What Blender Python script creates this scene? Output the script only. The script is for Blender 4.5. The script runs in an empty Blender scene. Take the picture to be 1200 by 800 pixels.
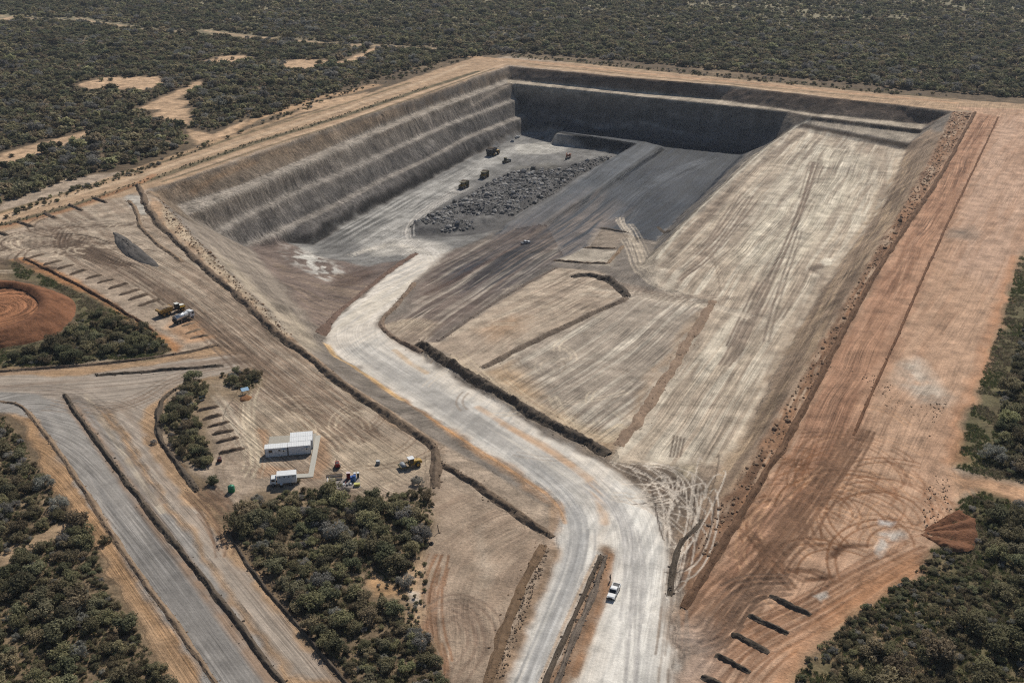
import bpy, bmesh, math, random
import numpy as np
from mathutils import Vector
from mathutils.geometry import delaunay_2d_cdt

# ------------------------------------------------------------------ camera, world, sun, exposure
SC = bpy.context.scene
COL = SC.collection
R = math.radians
CAM_H, PITCH, FPX = 147.0, 25.0, 1200.0
cam = bpy.data.cameras.new('camera'); camo = bpy.data.objects.new('camera', cam); COL.objects.link(camo)
camo.location = (0, 0, CAM_H); camo.rotation_euler = (R(90 - PITCH), 0, 0)
cam.sensor_width = 36.0; cam.lens = 36.0 * FPX / 1200.0; cam.clip_start = 1.0; cam.clip_end = 30000.0
SC.camera = camo

SUN_EL, SUN_AZ = R(44), math.atan2(.36, .93)          # azimuth measured from +Y towards +X
world = bpy.data.worlds.new('World'); SC.world = world; world.use_nodes = True
nt = world.node_tree
sky = nt.nodes.new('ShaderNodeTexSky'); sky.sky_type = 'NISHITA'; sky.sun_disc = False
sky.sun_elevation = SUN_EL; sky.sun_rotation = SUN_AZ; sky.altitude = 900; sky.dust_density = 1.2
bg = nt.nodes['Background']; bg.inputs['Strength'].default_value = 0.062
nt.links.new(sky.outputs[0], bg.inputs['Color'])
sun = bpy.data.lights.new('sun', 'SUN'); suno = bpy.data.objects.new('sun', sun); COL.objects.link(suno)
sun.energy = 3.9; sun.angle = R(0.53); sun.color = (1.0, .95, .87)
sd = Vector((math.sin(SUN_AZ) * math.cos(SUN_EL), math.cos(SUN_AZ) * math.cos(SUN_EL), math.sin(SUN_EL)))
suno.rotation_euler = sd.to_track_quat('Z', 'Y').to_euler()
SC.view_settings.view_transform = 'Standard'; SC.view_settings.look = 'None'
SC.view_settings.exposure = 0.0; SC.view_settings.gamma = 1.0; SC.view_settings.use_curve_mapping = False
SC.cycles.use_denoising = False; SC.cycles.filter_width = 1.15
SC.cycles.max_bounces = 4; SC.cycles.diffuse_bounces = 3; SC.cycles.glossy_bounces = 2
SC.cycles.transmission_bounces = 2; SC.cycles.transparent_max_bounces = 4

HAZE = .00006
rng = np.random.default_rng(7)
random.seed(7)

# ------------------------------------------------------------------ survey helpers: photograph point + level -> place
CP, SP = math.cos(R(PITCH)), math.sin(R(PITCH))
def at(px, py, z=0.0):
    dx, dy = px - 600.0, py - 400.0
    s = (CAM_H - z) / (FPX * SP + dy * CP)
    return np.array([s * dx, s * (FPX * CP - dy * SP), z])
def srgb(r, g, b, k=0.93):
    c = np.array([r, g, b]) / 255.0
    c = np.where(c <= .04045, c / 12.92, ((c + .055) / 1.055) ** 2.4)
    g = c @ np.array([.3, .59, .11])
    return (c * .95 + g * .05) * np.array([1.02, 1.0, .98]) / k * 1.02

def _hash(ix, iy, seed):
    h = (ix.astype(np.int64) * 374761393 + iy.astype(np.int64) * 668265263 + seed * 1442695041) & 0xffffffff
    h = ((h ^ (h >> 13)) * 1274126177) & 0xffffffff
    return ((h ^ (h >> 16)) & 0xffff).astype(np.float32) / 65535.0
def vnoise(x, y, seed=0):
    x = np.asarray(x, np.float64); y = np.asarray(y, np.float64)
    ix = np.floor(x); iy = np.floor(y); fx = x - ix; fy = y - iy
    fx = fx * fx * (3 - 2 * fx); fy = fy * fy * (3 - 2 * fy)
    a = _hash(ix, iy, seed); b = _hash(ix + 1, iy, seed); c = _hash(ix, iy + 1, seed); d = _hash(ix + 1, iy + 1, seed)
    return (a + (b - a) * fx) * (1 - fy) + (c + (d - c) * fx) * fy
def fbm(x, y, oct=4, seed=0):                          # -1 .. 1
    v = 0; amp = 1; tot = 0
    for o in range(oct):
        v = v + amp * vnoise(x * 2 ** o + 17.3 * o, y * 2 ** o - 9.1 * o, seed + o); tot += amp; amp *= .5
    return (v / tot) * 2 - 1

# ------------------------------------------------------------------ terrain grid
px_rows = [at(600, p, 0)[1] for p in np.linspace(835, -22, 690)]
ys = np.array(px_rows)
out = [ys[0]]
for a, b in zip(ys[:-1], ys[1:]):
    step = 0.95 if 640 < b < 860 else 9
    n = max(1, int(math.ceil((b - a) / step)))
    out += list(np.linspace(a, b, n + 1)[1:])
ys = np.array(out)
ys = np.concatenate([np.linspace(30, ys[0], 14)[:-1], ys, ys[-1] * np.geomspace(1.012, 7, 46)])
tc = np.arange(-.452, .4521, .00092)
side = .452 + np.geomspace(.003, 1.6, 26)
ts = np.concatenate([-side[::-1], tc, side])
Y, T = np.meshgrid(ys, ts, indexing='ij')
X = T * (Y + 150.0)
NR, NC = X.shape
ridx = np.arange(NR, dtype=float); cidx = np.arange(NC, dtype=float)
Z = np.zeros_like(X)

def gslice(x0, x1, y0, y1):
    r0 = max(0, np.searchsorted(ys, y0) - 1); r1 = min(NR, np.searchsorted(ys, y1) + 1)
    tt = [x / (max(y, 20) + 150.0) for x in (x0, x1) for y in (y0, y1)]
    c0 = max(0, np.searchsorted(ts, min(tt)) - 1); c1 = min(NC, np.searchsorted(ts, max(tt)) + 1)
    return slice(r0, r1), slice(c0, c1)

# ------------------------------------------------------------------ survey of the pit: break lines (photograph point, level)
BL = dict(
 rim=[(597,77,0),(740,92,0),(860,101,0),(950,113,0),(1040,121,0),(1117,131,0),(1100,164,0),(1082,200,0),(1049,260,0),(1022,300,0),(989,350,0),(959,407,0),
      (929,450,0),(897,512,0),(852,575,0),(817,625,0),(797,655,0),(775,640,0),(745,592,0),(700,575,0),(657,592,0),(640,592,0),(610,575,0),(560,543,0),(505,513,0),(460,482,0),
      (400,444,0),(365,414,0),(335,387,0),(300,350,0),(262,314,0),(235,287,0),(205,254,0),(180,228,0),(175,221,0),(205,213,0),(250,197.5,0),(300,180,0),(394,147,0),(490,114,0),(550,93,0),(597,77,0)],
 b1t=[(208,241,-10),(280,218,-10),(400,168,-10),(500,127,-10),(594,93.5,-10),(600,94,-10),(740,107.5,-10),(840,117,-10),(951,133,-10),(1085,146.5,-10)],
 b1c=[(219,252,-10),(280,226,-10),(400,174.5,-10),(500,132.5,-10),(595,97,-10),(601,98,-10),(740,112,-10),(840,122,-10),(925,131,-10),(951,136,-10),(1080,151.5,-10)],
 b2t=[(249,270,-21.5),(280,254,-21.5),(350,220,-21.5),(400,200,-21.5),(520,146,-21.5),(604,114,-21.5)],
 b2c=[(257,274,-22),(280,260,-22),(350,226,-22),(400,205.5,-22),(520,150,-22),(606,117,-22)],
 b3t=[(287,286,-33),(350,257,-33),(400,234,-33),(450,207,-33),(496,187,-33),(550,158,-33),(614,132.5,-33)],
 b3c=[(294,291,-33.5),(350,263,-33.5),(400,240,-33.5),(450,212,-33.5),(496,191,-33.5),(550,162,-33.5),(617,136,-33.5)],
 flt=[(337,283,-40),(365,286,-41),(400,263,-41.5),(436,243,-42),(490,217,-43),(550,184,-44.5),(592,168,-45),(618,154,-45),(636,154.5,-45),(650,155,-44)],
 ctc=[(370,269,-36),(400,251,-36.3),(450,224,-36.8),(488,205,-37.2)],
 # coal block and strip
 cbk=[(666,149,-39.5),(700,152,-40),(770,163.5,-40),(872,176.5,-40)],
 cfc=[(666,149,-39.5),(652,157,-39),(700,160.5,-39),(746,168,-38.5),(704,192,-38.3),(674,208.5,-38.3),(650,228,-38.3),(620,244,-38),(590,264,-37)],
 cft=[(645,169,-48),(690,175,-48),(727,182,-48),(696,203,-47.5),(666,220,-46.5),(642,237,-45),(612,252,-43),(584,268,-40)],
 csr=[(776,172,-38.6),(710,216,-38.4),(659,247,-38.3),(620,271,-37.6)],
 csl=[(781,175,-41.4),(716,221,-41.4),(665,252,-41.4),(626,276,-40.2)],
 # pale field: left crest, bank toe, right toe
 lfc=[(951,136,-10),(944,143,-14),(930,150,-18),(900,172,-18),(880,189,-17.5),(840,225,-16),(800,265,-14),(766,308,-12)],
 lfb=[(899,168.5,-32),(872,178,-40),(848,201,-40.5),(822,229,-40.5),(788,262,-37),(766,290,-28),(750,314,-16.5)],
 lfr=[(1062,176,-18),(1029,245,-16),(990,300,-13.5),(955,350,-11),(925,405,-8.5),(900,450,-7),(878,500,-5),(850,545,-3.5),(815,590,-2),(797,612,-1.5)],
 st1t=[(954,142,-13),(1078,157,-13)], st1c=[(951,136,-10),(1080,151.5,-10)],
 st2c=[(944,143,-14),(960,147.5,-14),(1066,167,-14)], st2t=[(930,150,-18),(955,157,-18),(1062,176,-18)],
 lff=[(1000,230,-16.5),(940,300,-13.5),(880,350,-10.8),(840,350,-11)], lff2=[(820,450,-7),(790,520,-3.6),(760,545,-1.8),(730,548,-1)],
 # haul road edges
 rdl=[(490,299,-33.5),(457,320,-27),(422,350,-19.5),(392,377,-14.5),(381,390,-13.3),(383,402,-12.8),(394,416,-12),(425,434,-10),(462,460,-7.5),(517,493,-4.5),(553,517,-3),(600,547,-1.5),(640,575,-.4)],
 rdr=[(522,299,-33.5),(505,312,-29),(486,328,-24.5),(462,357,-18.5),(442,374,-15),(444,384,-14),(464,400,-12),(490,415,-9.8),(560,460,-6),(600,486,-4),(650,515,-2),(700,540,-1)],
 rbr=[(375,392,-10),(392,370,-17),(420,343,-23),(455,312,-30),(486,296,-34)],
 low=[(355,362,-15),(380,345,-22),(400,325,-30),(430,310,-33),(470,292,-36)],
 low2=[(310,300,-31),(335,330,-21)],
 flm=[(400,300,-38.5),(450,280,-38.5),(490,283,-36.5),(530,283,-35.5)],
 # ramp and field A
 rmp=[(448,382,-14.8),(478,366,-17.5),(540,331,-24),(600,292,-31.5),(640,266,-38)],
 rm2=[(560,285,-35),(590,268,-38)],
 fal=[(512,399,-11),(562,364,-14.6),(650,313.5,-21)], fau=[(515,401,-9.6),(566,366,-13.2),(654,315,-19.6)],
 fab=[(497,402,-9.2),(560,447,-5.4),(640,494,-2.6),(712,533,-.8)],
 fai=[(620,370,-11.5),(700,345,-14.5)], fbi=[(640,440,-7),(700,470,-4.5),(760,430,-8)],
 pth=[(700,318,-19),(735,330,-15.5),(770,335,-13)], pt2=[(735,272,-31),(738,300,-21.5)], pt3=[(700,262,-36.5),(720,240,-40.5)],
)
BL = {k: [(x, y, z * .9) for x, y, z in v] for k, v in BL.items()}
def build_tin():
    verts, idx, edges = [], {}, set()
    for nm, ln in BL.items():
        prev = None
        for p in ln:
            k = tuple(p)
            if k not in idx:
                w = at(*p)
                for q, v in enumerate(verts):
                    if (v[0] - w[0]) ** 2 + (v[1] - w[1]) ** 2 < .3: idx[k] = q; break
                else:
                    idx[k] = len(verts); verts.append(w)
            i = idx[k]
            if prev is not None and prev != i: edges.add((prev, i))
            prev = i
    ov, oe, of, orig, _, _ = delaunay_2d_cdt([Vector(v[:2]) for v in verts], list(edges), [], 0, 1e-4)
    zz = []
    V = np.array(verts)
    for i, v in enumerate(ov):
        src = orig[i]
        if src: zz.append(verts[src[0]][2])
        else:                                           # where two break lines cross: level of the nearest surveyed points
            d = (V[:, 0] - v.x) ** 2 + (V[:, 1] - v.y) ** 2; k = np.argsort(d)[:2]
            w = 1 / (np.sqrt(d[k]) + .01); zz.append(float((V[k, 2] * w).sum() / w.sum()))
    return np.array([(v.x, v.y, z) for v, z in zip(ov, zz)]), of
tv, tf = build_tin()
rim_w = np.array([at(*p)[:2] for p in BL['rim'][:-1]])
def inside(x, y, poly):
    r = np.zeros(np.shape(x), bool); n = len(poly); j = n - 1
    for i in range(n):
        xi, yi = poly[i]; xj, yj = poly[j]
        c = ((yi > y) != (yj > y)) & (x < (xj - xi) * (y - yi) / ((yj - yi) if yj != yi else 1e-9) + xi)
        r ^= c; j = i
    return r
def polydist(x, y, poly, closed=True):
    d = np.full(np.shape(x), 1e9); n = len(poly)
    for i in range(n if closed else n - 1):
        ax, ay = poly[i]; bx, by = poly[(i + 1) % n]
        ex, ey = bx - ax, by - ay; L = ex * ex + ey * ey + 1e-9
        t = np.clip(((x - ax) * ex + (y - ay) * ey) / L, 0, 1)
        d = np.minimum(d, (x - ax - t * ex) ** 2 + (y - ay - t * ey) ** 2)
    return np.sqrt(d)
for f in tf:
    p = tv[list(f)]
    s = gslice(p[:, 0].min(), p[:, 0].max(), p[:, 1].min(), p[:, 1].max())
    x, y = X[s], Y[s]
    if x.size == 0: continue
    (x0, y0, z0), (x1, y1, z1), (x2, y2, z2) = p
    den = (y1 - y2) * (x0 - x2) + (x2 - x1) * (y0 - y2)
    if abs(den) < 1e-9: continue
    a = ((y1 - y2) * (x - x2) + (x2 - x1) * (y - y2)) / den
    b = ((y2 - y0) * (x - x2) + (x0 - x2) * (y - y2)) / den
    c = 1 - a - b
    m = (a >= -1e-6) & (b >= -1e-6) & (c >= -1e-6)
    Z[s][m] = (a * z0 + b * z1 + c * z2)[m]
PIT = inside(X, Y, rim_w)
Z[~PIT] = 0
def blur(A, n=1):
    for _ in range(n):
        B = A.copy(); B[1:-1] = (A[:-2] + 2 * A[1:-1] + A[2:]) / 4; A = B.copy()
        A[:, 1:-1] = (B[:, :-2] + 2 * B[:, 1:-1] + B[:, 2:]) / 4
    return A
Z = blur(Z, 1)
AX = np.array([.468, .884]); BX = np.array([.884, -.468])          # along / across the pit
ca = X * AX[0] + Y * AX[1]; cb = X * BX[0] + Y * BX[1]
gy = np.gradient(Z, axis=0) / np.gradient(Y, axis=0)
gx = np.gradient(Z, axis=1) / np.gradient(X, axis=1)
SLOPE = np.clip(np.sqrt(gx ** 2 + gy ** 2), 0, 3)
wall = np.clip((SLOPE - .35) / .5, 0, 1) * PIT
# gullies on the faces, lumps everywhere
gul = fbm(ca / 3.2, cb / 26, 3, 11)
gul2 = fbm(cb / 3.6, ca / 30, 3, 12)
leftface = wall * np.clip(-(gx * BX[0] + gy * BX[1]) * 2, 0, 1)
Z += leftface * gul * .16 + wall * (1 - leftface) * gul2 * .4 + wall * (fbm(X / 9, Y / 9, 4, 5) * .9 + fbm(X / 2.5, Y / 2.5, 3, 6) * .35)
Z += fbm(X / 60, Y / 60, 3, 3) * .5 * (~PIT) + fbm(X / 4, Y / 4, 3, 4) * .10
Zs = Z.copy()

def hgt(x, y):
    x = np.asarray(x, float); y = np.asarray(y, float)
    r = np.clip(np.interp(y, ys, ridx), 0, NR - 1.001); c = np.clip(np.interp(x / (y + 150.0), ts, cidx), 0, NC - 1.001)
    i = r.astype(int); j = c.astype(int); fr = r - i; fc = c - j
    return (Z[i, j] * (1 - fr) + Z[i + 1, j] * fr) * (1 - fc) + (Z[i, j + 1] * (1 - fr) + Z[i + 1, j + 1] * fr) * fc
_zz = np.linspace(4, -50, 271)
def G(px, py):
    """the spot on the terrain surveyed at this photograph point"""
    dx, dy = px - 600.0, py - 400.0
    s = (CAM_H - _zz) / (FPX * SP + dy * CP)
    x = s * dx; y = s * (FPX * CP - dy * SP)
    d = _zz - hgt(x, y); k = np.argmax(d <= 0)
    if d[k] > 0: k = len(d) - 1
    if k > 0:
        f = d[k - 1] / (d[k - 1] - d[k] + 1e-9); x = x[k - 1] + (x[k] - x[k - 1]) * f; y = y[k - 1] + (y[k] - y[k - 1]) * f
        return np.array([x, y])
    return np.array([x[0], y[0]])
def GP(pts): return np.array([G(*p) for p in pts])
def G3(px, py):
    g = G(px, py); return Vector((g[0], g[1], float(hgt(g[0], g[1]))))

# ------------------------------------------------------------------ soil colours (each soil where it lies, light and shade painted in at places)
WX = X + fbm(X / 7, Y / 7, 3, 31) * 2.2; WY = Y + fbm(X / 7, Y / 7, 3, 32) * 2.2
CLR = np.empty(X.shape + (3,))
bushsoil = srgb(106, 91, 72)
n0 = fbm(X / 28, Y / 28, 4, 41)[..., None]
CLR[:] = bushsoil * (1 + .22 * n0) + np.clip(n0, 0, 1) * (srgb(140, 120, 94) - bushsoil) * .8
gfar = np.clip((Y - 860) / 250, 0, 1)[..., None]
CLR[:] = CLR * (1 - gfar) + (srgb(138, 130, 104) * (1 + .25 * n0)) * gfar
def alpha_poly(pw, feather, s, warp=True):
    x, y = (WX[s], WY[s]) if warp else (X[s], Y[s])
    d = polydist(x, y, pw); i = inside(x, y, pw)
    return np.clip(.5 + np.where(i, d, -d) / (2 * feather), 0, 1)
def pslice(pw, pad=3): return gslice(pw[:, 0].min() - pad, pw[:, 0].max() + pad, pw[:, 1].min() - pad, pw[:, 1].max() + pad)
def paint(pts, c, feather=1.0, a=1.0, nz=.0, ns=12, seed=50, warp=True, pw=None):
    pw = GP(pts) if pw is None else pw
    s = pslice(pw, feather + 6); al = alpha_poly(pw, feather, s, warp)
    if nz: al = al * np.clip(1 - nz + nz * 2.2 * (vnoise(X[s] / ns, Y[s] / ns, seed) + .5 * vnoise(X[s] / ns * 3, Y[s] / ns * 3, seed + 1) - .3), 0, 1)
    al = (al * a)[..., None]
    CLR[s] = CLR[s] * (1 - al) + np.asarray(c) * al
def line(pts, c, w, a=1.0, feather=None, rut=0.0, pw=None, nz=0.0, seed=60, warp=False):
    pw = GP(pts) if pw is None else np.asarray(pw)
    feather = w * .22 if feather is None else feather
    s = pslice(pw, w + feather + 1)
    if X[s].size == 0: return
    x, y = (WX[s], WY[s]) if warp else (X[s], Y[s])
    d = polydist(x, y, pw, False)
    al = np.clip((w / 2 + feather - d) / (2 * feather), 0, 1)
    if nz: al = al * np.clip(1 - nz + nz * 2 * vnoise(X[s] / 3, Y[s] / 3, seed), 0, 1)
    if rut: Z[s] -= rut * al
    al = (al * a)[..., None]
    CLR[s] = CLR[s] * (1 - al) + np.asarray(c) * al
def streak(pts, p0, p1, c2, wa=1.6, wl=40, amt=.6, thr=.5, seed=70, feather=3, relief=0.0, pw=None, bend=0.0):
    """machine passes: long thin stripes of disturbed soil along a working direction"""
    pw = GP(pts) if pw is None else pw
    d = G(*p1) - G(*p0); d = d / np.linalg.norm(d); n = np.array([d[1], -d[0]])
    s = pslice(pw, feather + 3); al = alpha_poly(pw, feather, s)
    u = X[s] * d[0] + Y[s] * d[1]; v = X[s] * n[0] + Y[s] * n[1]
    v = v + fbm(u / 60, v / 60, 2, seed + 9) * (2.5 + bend)
    wa = wa * .8; q = .5 * vnoise(v / wa, u / wl, seed) + .3 * vnoise(v / (wa * 2.7), u / (wl * 1.6), seed + 1) + .2 * vnoise(v / (wa * .5), u / (wl * .5), seed + 2)
    m = np.clip((q - thr) / .15 + .5, 0, 1) * (.45 + .9 * vnoise(u / 22, v / 22, seed + 3))
    if relief: Z[s] -= relief * m * al
    al = np.clip(al * amt * m, 0, 1)[..., None]
    CLR[s] = CLR[s] * (1 - al) + np.asarray(c2) * al
def smooth(pw, n=3):
    pw = np.asarray(pw, float)
    for _ in range(n):
        q = [pw[0]]
        for a, b in zip(pw[:-1], pw[1:]): q += [a * .75 + b * .25, a * .25 + b * .75]
        q.append(pw[-1]); pw = np.array(q)
    return pw
def tracks(pts, n, spread, c, w=.55, a=.5, gauge=1.9, rut=.06, seed=1, drift=.3):
    """pairs of wheel marks wandering along a route"""
    rg = np.random.default_rng(seed); base = smooth(GP(pts), 2)
    t = np.gradient(base, axis=0); t /= np.linalg.norm(t, axis=1)[:, None] + 1e-9; nn = np.stack([t[:, 1], -t[:, 0]], 1)
    k = np.linspace(0, 1, len(base))
    for i in range(n):
        o0, o1 = rg.normal(0, spread, 2); o = o0 + (o1 - o0) * drift * k * 2 + np.sin(k * rg.uniform(2, 6) + rg.uniform(0, 6)) * spread * .25
        f0, f1 = sorted(rg.uniform(-.1, 1.1, 2)); sel = (k >= f0) & (k <= f1)
        if sel.sum() < 3: continue
        cc = np.asarray(c) * rg.uniform(.88, 1.1)
        for g in (-gauge / 2, gauge / 2):
            line(None, cc, w, min(1, a * rg.uniform(.7, 1.6)), rut=rut, pw=(base + nn * (o + g)[:, None])[sel])

FL = np.stack([X / 3.0, Y / 3.0, np.full(X.shape, .22)], -1)
def flow(pts, p0, p1, lu=16.0, lv=.85, amt=.4, pw=None):
    pw = GP(pts) if pw is None else pw; d = G(*p1) - G(*p0); d /= np.linalg.norm(d); s = pslice(pw, 2); m = inside(WX[s], WY[s], pw)
    u = X[s] * d[0] + Y[s] * d[1]; v = X[s] * d[1] - Y[s] * d[0]; v = v + fbm(u / 45, v / 45, 2, 160) * 2.5; ed = np.clip(polydist(X[s], Y[s], pw) / 6, .15, 1)
    FL[s][m] = np.stack([u / (lu * 1.5), v / (lv * .78), ed * amt * .62 * (.35 + 1.1 * vnoise(X[s] / 17, Y[s] / 17, 161))], -1)[m]
def flowline(pts, ctr, lu=16.0, lv=.8, amt=.35, pw=None):
    """machine passes that follow a bending route"""
    pw = GP(pts) if pw is None else pw; c = smooth(GP(ctr), 3); s = pslice(pw, 2); x, y = X[s], Y[s]; m = inside(WX[s], WY[s], pw)
    best = np.full(x.shape, 1e9); U = np.zeros(x.shape); Vv = np.zeros(x.shape); acc = 0.0
    for a, e in zip(c[:-1], c[1:]):
        d = e - a; L = np.linalg.norm(d) + 1e-9; d = d / L; t = np.clip((x - a[0]) * d[0] + (y - a[1]) * d[1], 0, L)
        q = np.hypot(x - a[0] - t * d[0], y - a[1] - t * d[1]); k = q < best; best = np.where(k, q, best)
        sg_ = np.sign((x - a[0]) * d[1] - (y - a[1]) * d[0]); U = np.where(k, acc + t, U); Vv = np.where(k, q * sg_, Vv); acc += L
    FL[s][m] = np.stack([U / (lu * 1.6), Vv / (lv * .75), amt * .6 * (.35 + 1.1 * vnoise(x / 17, y / 17, 162))], -1)[m]
# --- colours of the worked ground
TAN, TAN2 = srgb(168, 150, 130), srgb(150, 130, 110)
cleared = [(-40,248),(0,240),(80,208),(165,200),(215,193),(300,160),(400,126),(490,94),(560,70),(600,66),(740,82),(860,94),(1000,107),(1120,119),(1250,127),(1260,240),(1200,290),(1180,360),(1140,480),(1122,545),(1230,580),(1230,600),(1150,575),(1120,600),(1090,640),(1085,668),(1000,720),(950,765),(900,820),(640,830),(500,830),(505,760),(490,700),(505,655),(500,590),(440,600),(360,578),(280,600),(245,560),(180,520),(190,460),(0,480),(-60,470),(-60,420),(190,420),(200,408),(150,370),(60,315),(-40,295)]
paint(cleared, TAN, 1.5)
roadblock = [(-60,426),(100,428),(190,418),(255,402),(285,418),(300,435),(215,452),(190,467),(183,490),(190,515),(235,575),(265,622),(300,672),(400,790),(440,835),(215,835),(150,700),(100,620),(60,560),(30,500),(0,480),(-60,480)]
paint(roadblock, srgb(170, 140, 108), 1.0)
paint([(20,478),(45,490),(120,595),(160,660),(250,800),(300,830),(245,830),(130,660),(60,560)], srgb(172, 136, 98), .8, .75, .4)
paint([(-60,452),(60,450),(105,470),(160,545),(250,672),(335,800),(350,830),(262,830),(235,790),(180,705),(120,610),(78,545),(45,490),(-60,470)], srgb(150, 145, 138), .8)      # gravel road
streak([(60,460),(105,470),(335,800),(262,830),(120,610),(45,490)], (100,520), (280,800), srgb(120, 117, 113), 1.2, 60, .6, .5, 71)
paint([(95,470),(130,480),(180,560),(250,660),(340,790),(395,800),(300,690),(215,580),(170,520),(165,480),(210,450),(300,430),(285,415),(200,424),(100,440),(-60,438),(-60,452)], srgb(164, 152, 138), .8, .97)   # branch track
streak([(110,480),(180,560),(340,790),(395,800),(215,580),(170,510),(150,470)], (170,540), (330,760), srgb(140, 122, 105), 1.3, 45, .7, .5, 72, relief=.05)
streak([(-40,432),(180,422),(285,410),(300,432),(200,448),(60,462),(-40,450)], (0,445), (250,420), srgb(140, 120, 102), 1.2, 40, .7, .5, 73, relief=.05)
line([(78,468),(110,510),(165,590),(240,690),(320,800)], srgb(150, 120, 92), 3.2, .7, nz=.6)
line([(100,462),(150,540),(190,600)], srgb(196, 180, 155), 1.6, .6, nz=.6)
tracks([(60,470),(120,480),(165,470),(210,440),(290,420)], 16, 2.6, srgb(135, 118, 102), seed=3)
tracks([(0,456),(80,455),(120,485),(190,590)], 14, 2.2, srgb(132, 120, 108), seed=4)
tracks([(225,575),(250,600),(265,630),(270,650)], 16, 2.6, srgb(125, 100, 80), seed=5, rut=.12)
# yard on the left
yard = [(30,285),(60,245),(160,222),(215,293),(280,350),(400,452),(500,520),(500,570),(430,585),(360,575),(300,560),(260,500),(290,440),(250,405),(190,360),(60,300)]
streak(yard, (150,300), (420,500), srgb(134, 115, 97), 1.5, 35, .75, .5, 74, relief=.07, bend=3)
streak(yard, (150,300), (420,500), srgb(190, 174, 152), 1.3, 30, .55, .58, 75, bend=3)
paint([(300,470),(360,480),(420,510),(500,530),(500,560),(440,575),(380,560),(370,530),(300,530),(290,500)], srgb(184, 166, 141), 4, .7, .5)
paint([(300,500),(312,503),(308,545),(360,555),(372,510),(385,512),(380,560),(305,560)], srgb(176, 138, 105), 1, .75, .3)
paint([(80,262),(150,250),(210,300),(170,305),(130,270)], srgb(178, 162, 142), 4, .7)
tracks([(-20,300),(60,278),(110,290),(200,345),(300,430)], 26, 4.0, srgb(112, 95, 80), .7, .7, seed=6, rut=.12)
tracks([(180,340),(250,390),(330,450),(420,520)], 30, 7, srgb(128, 108, 90), .7, .6, seed=7, rut=.1)
tracks([(60,290),(65,268),(110,255),(170,262)], 12, 2.2, srgb(118, 102, 88), seed=8, rut=.1)
for k in range(5):
    tracks([(70 + 9 * k, 272 + 2 * k), (62 + 9 * k, 288), (85 + 10 * k, 300), (135 + 6 * k, 312)], 3, .8, srgb(96, 80, 66), 1.0, 1.0, seed=20 + k, rut=.12)
tracks([(300,440),(285,490),(300,540),(290,560)], 10, 2.6, srgb(200, 184, 158), seed=9)
tracks([(235,450),(265,490),(285,530)], 10, 2.2, srgb(196, 182, 160), seed=10)
paint([(145,228),(170,230),(178,250),(165,252),(150,240)], srgb(186, 182, 172), 1.2, .8, .3)
paint([(176,232),(215,258),(285,335),(330,385),(400,440),(500,510),(520,528),(480,510),(380,440),(290,360),(200,275),(170,245)], srgb(172, 142, 112), 1.5, .9, .5, 5)
paint([(185,228),(230,275),(280,330),(345,395),(330,395),(255,320),(195,262)], srgb(190, 174, 148), 1.2, .7, .6, 4)
# orange soil between the bays and the green strip
paint([(28,300),(80,322),(140,362),(190,392),(212,405),(205,412),(170,395),(120,355),(60,325),(10,305)], srgb(172, 124, 82), 1.2, .95, .2)
paint([(200,372),(232,376),(250,395),(215,402),(195,385)], srgb(178, 136, 98), 1.5, .7, .3)
# rim roads along the far and left edges
rimroad = [(-60,262),(60,232),(165,200),(300,152),(400,120),(500,86),(560,66),(700,76),(860,92),(1040,110),(1140,118),(1250,125),(1250,135),(1118,130),(950,112),(740,91),(597,76),(550,92),(490,116),(394,148),(300,178),(205,212),(100,242),(-60,290)]
paint(rimroad, srgb(176, 148, 118), 1.2)
line([(-20,262),(70,233),(165,206),(300,160),(400,129),(500,94),(545,76)], srgb(192, 166, 136), 5.0, .9, nz=.2)
line([(-20,270),(90,240),(170,213),(300,167),(400,137),(500,103),(560,84)], srgb(92, 86, 64), 5.5, .95, nz=.35)
line([(200,208),(300,173),(400,143),(490,110),(560,86),(592,75)], srgb(196, 168, 138), 3.0, .9, nz=.2)
line([(0,252),(80,226),(160,198),(250,167),(380,122)], srgb(190, 158, 122), 4.0, .7, nz=.5)
line([(190,213),(300,176),(400,146),(490,113),(580,80)], srgb(98, 90, 70), 2.2, .8, nz=.4)
line([(-20,255),(70,228),(165,199),(300,153),(400,123),(480,97)], srgb(104, 94, 68), 3.0, .75, nz=.6)
line([(610,67),(740,80),(860,92),(1040,108),(1120,117)], srgb(104, 94, 68), 4.0, .7, nz=.7)
line([(620,75),(740,88),(860,99),(1040,116)], srgb(110, 96, 72), 2.5, .7, nz=.5)
line([(-20,272),(90,243),(165,214),(180,205)], srgb(165, 122, 88), 4.0, .8, nz=.3)
line([(600,70),(740,85),(860,96),(1040,113),(1120,121)], srgb(188, 150, 116), 5, .8, nz=.3)
line([(640,79),(740,90),(860,101),(960,112)], srgb(196, 176, 148), 2.5, .7, nz=.5)
for pts, w in (([(420,70),(470,62),(540,66),(600,70)], 6), ([(380,76),(420,70),(440,56)], 5), ([(330,132),(370,115),(410,108),(440,100)], 9), ([(250,165),(300,140),(345,125)], 5)):
    line(pts, srgb(190, 156, 120), w, .85, nz=.3, warp=True)
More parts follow.
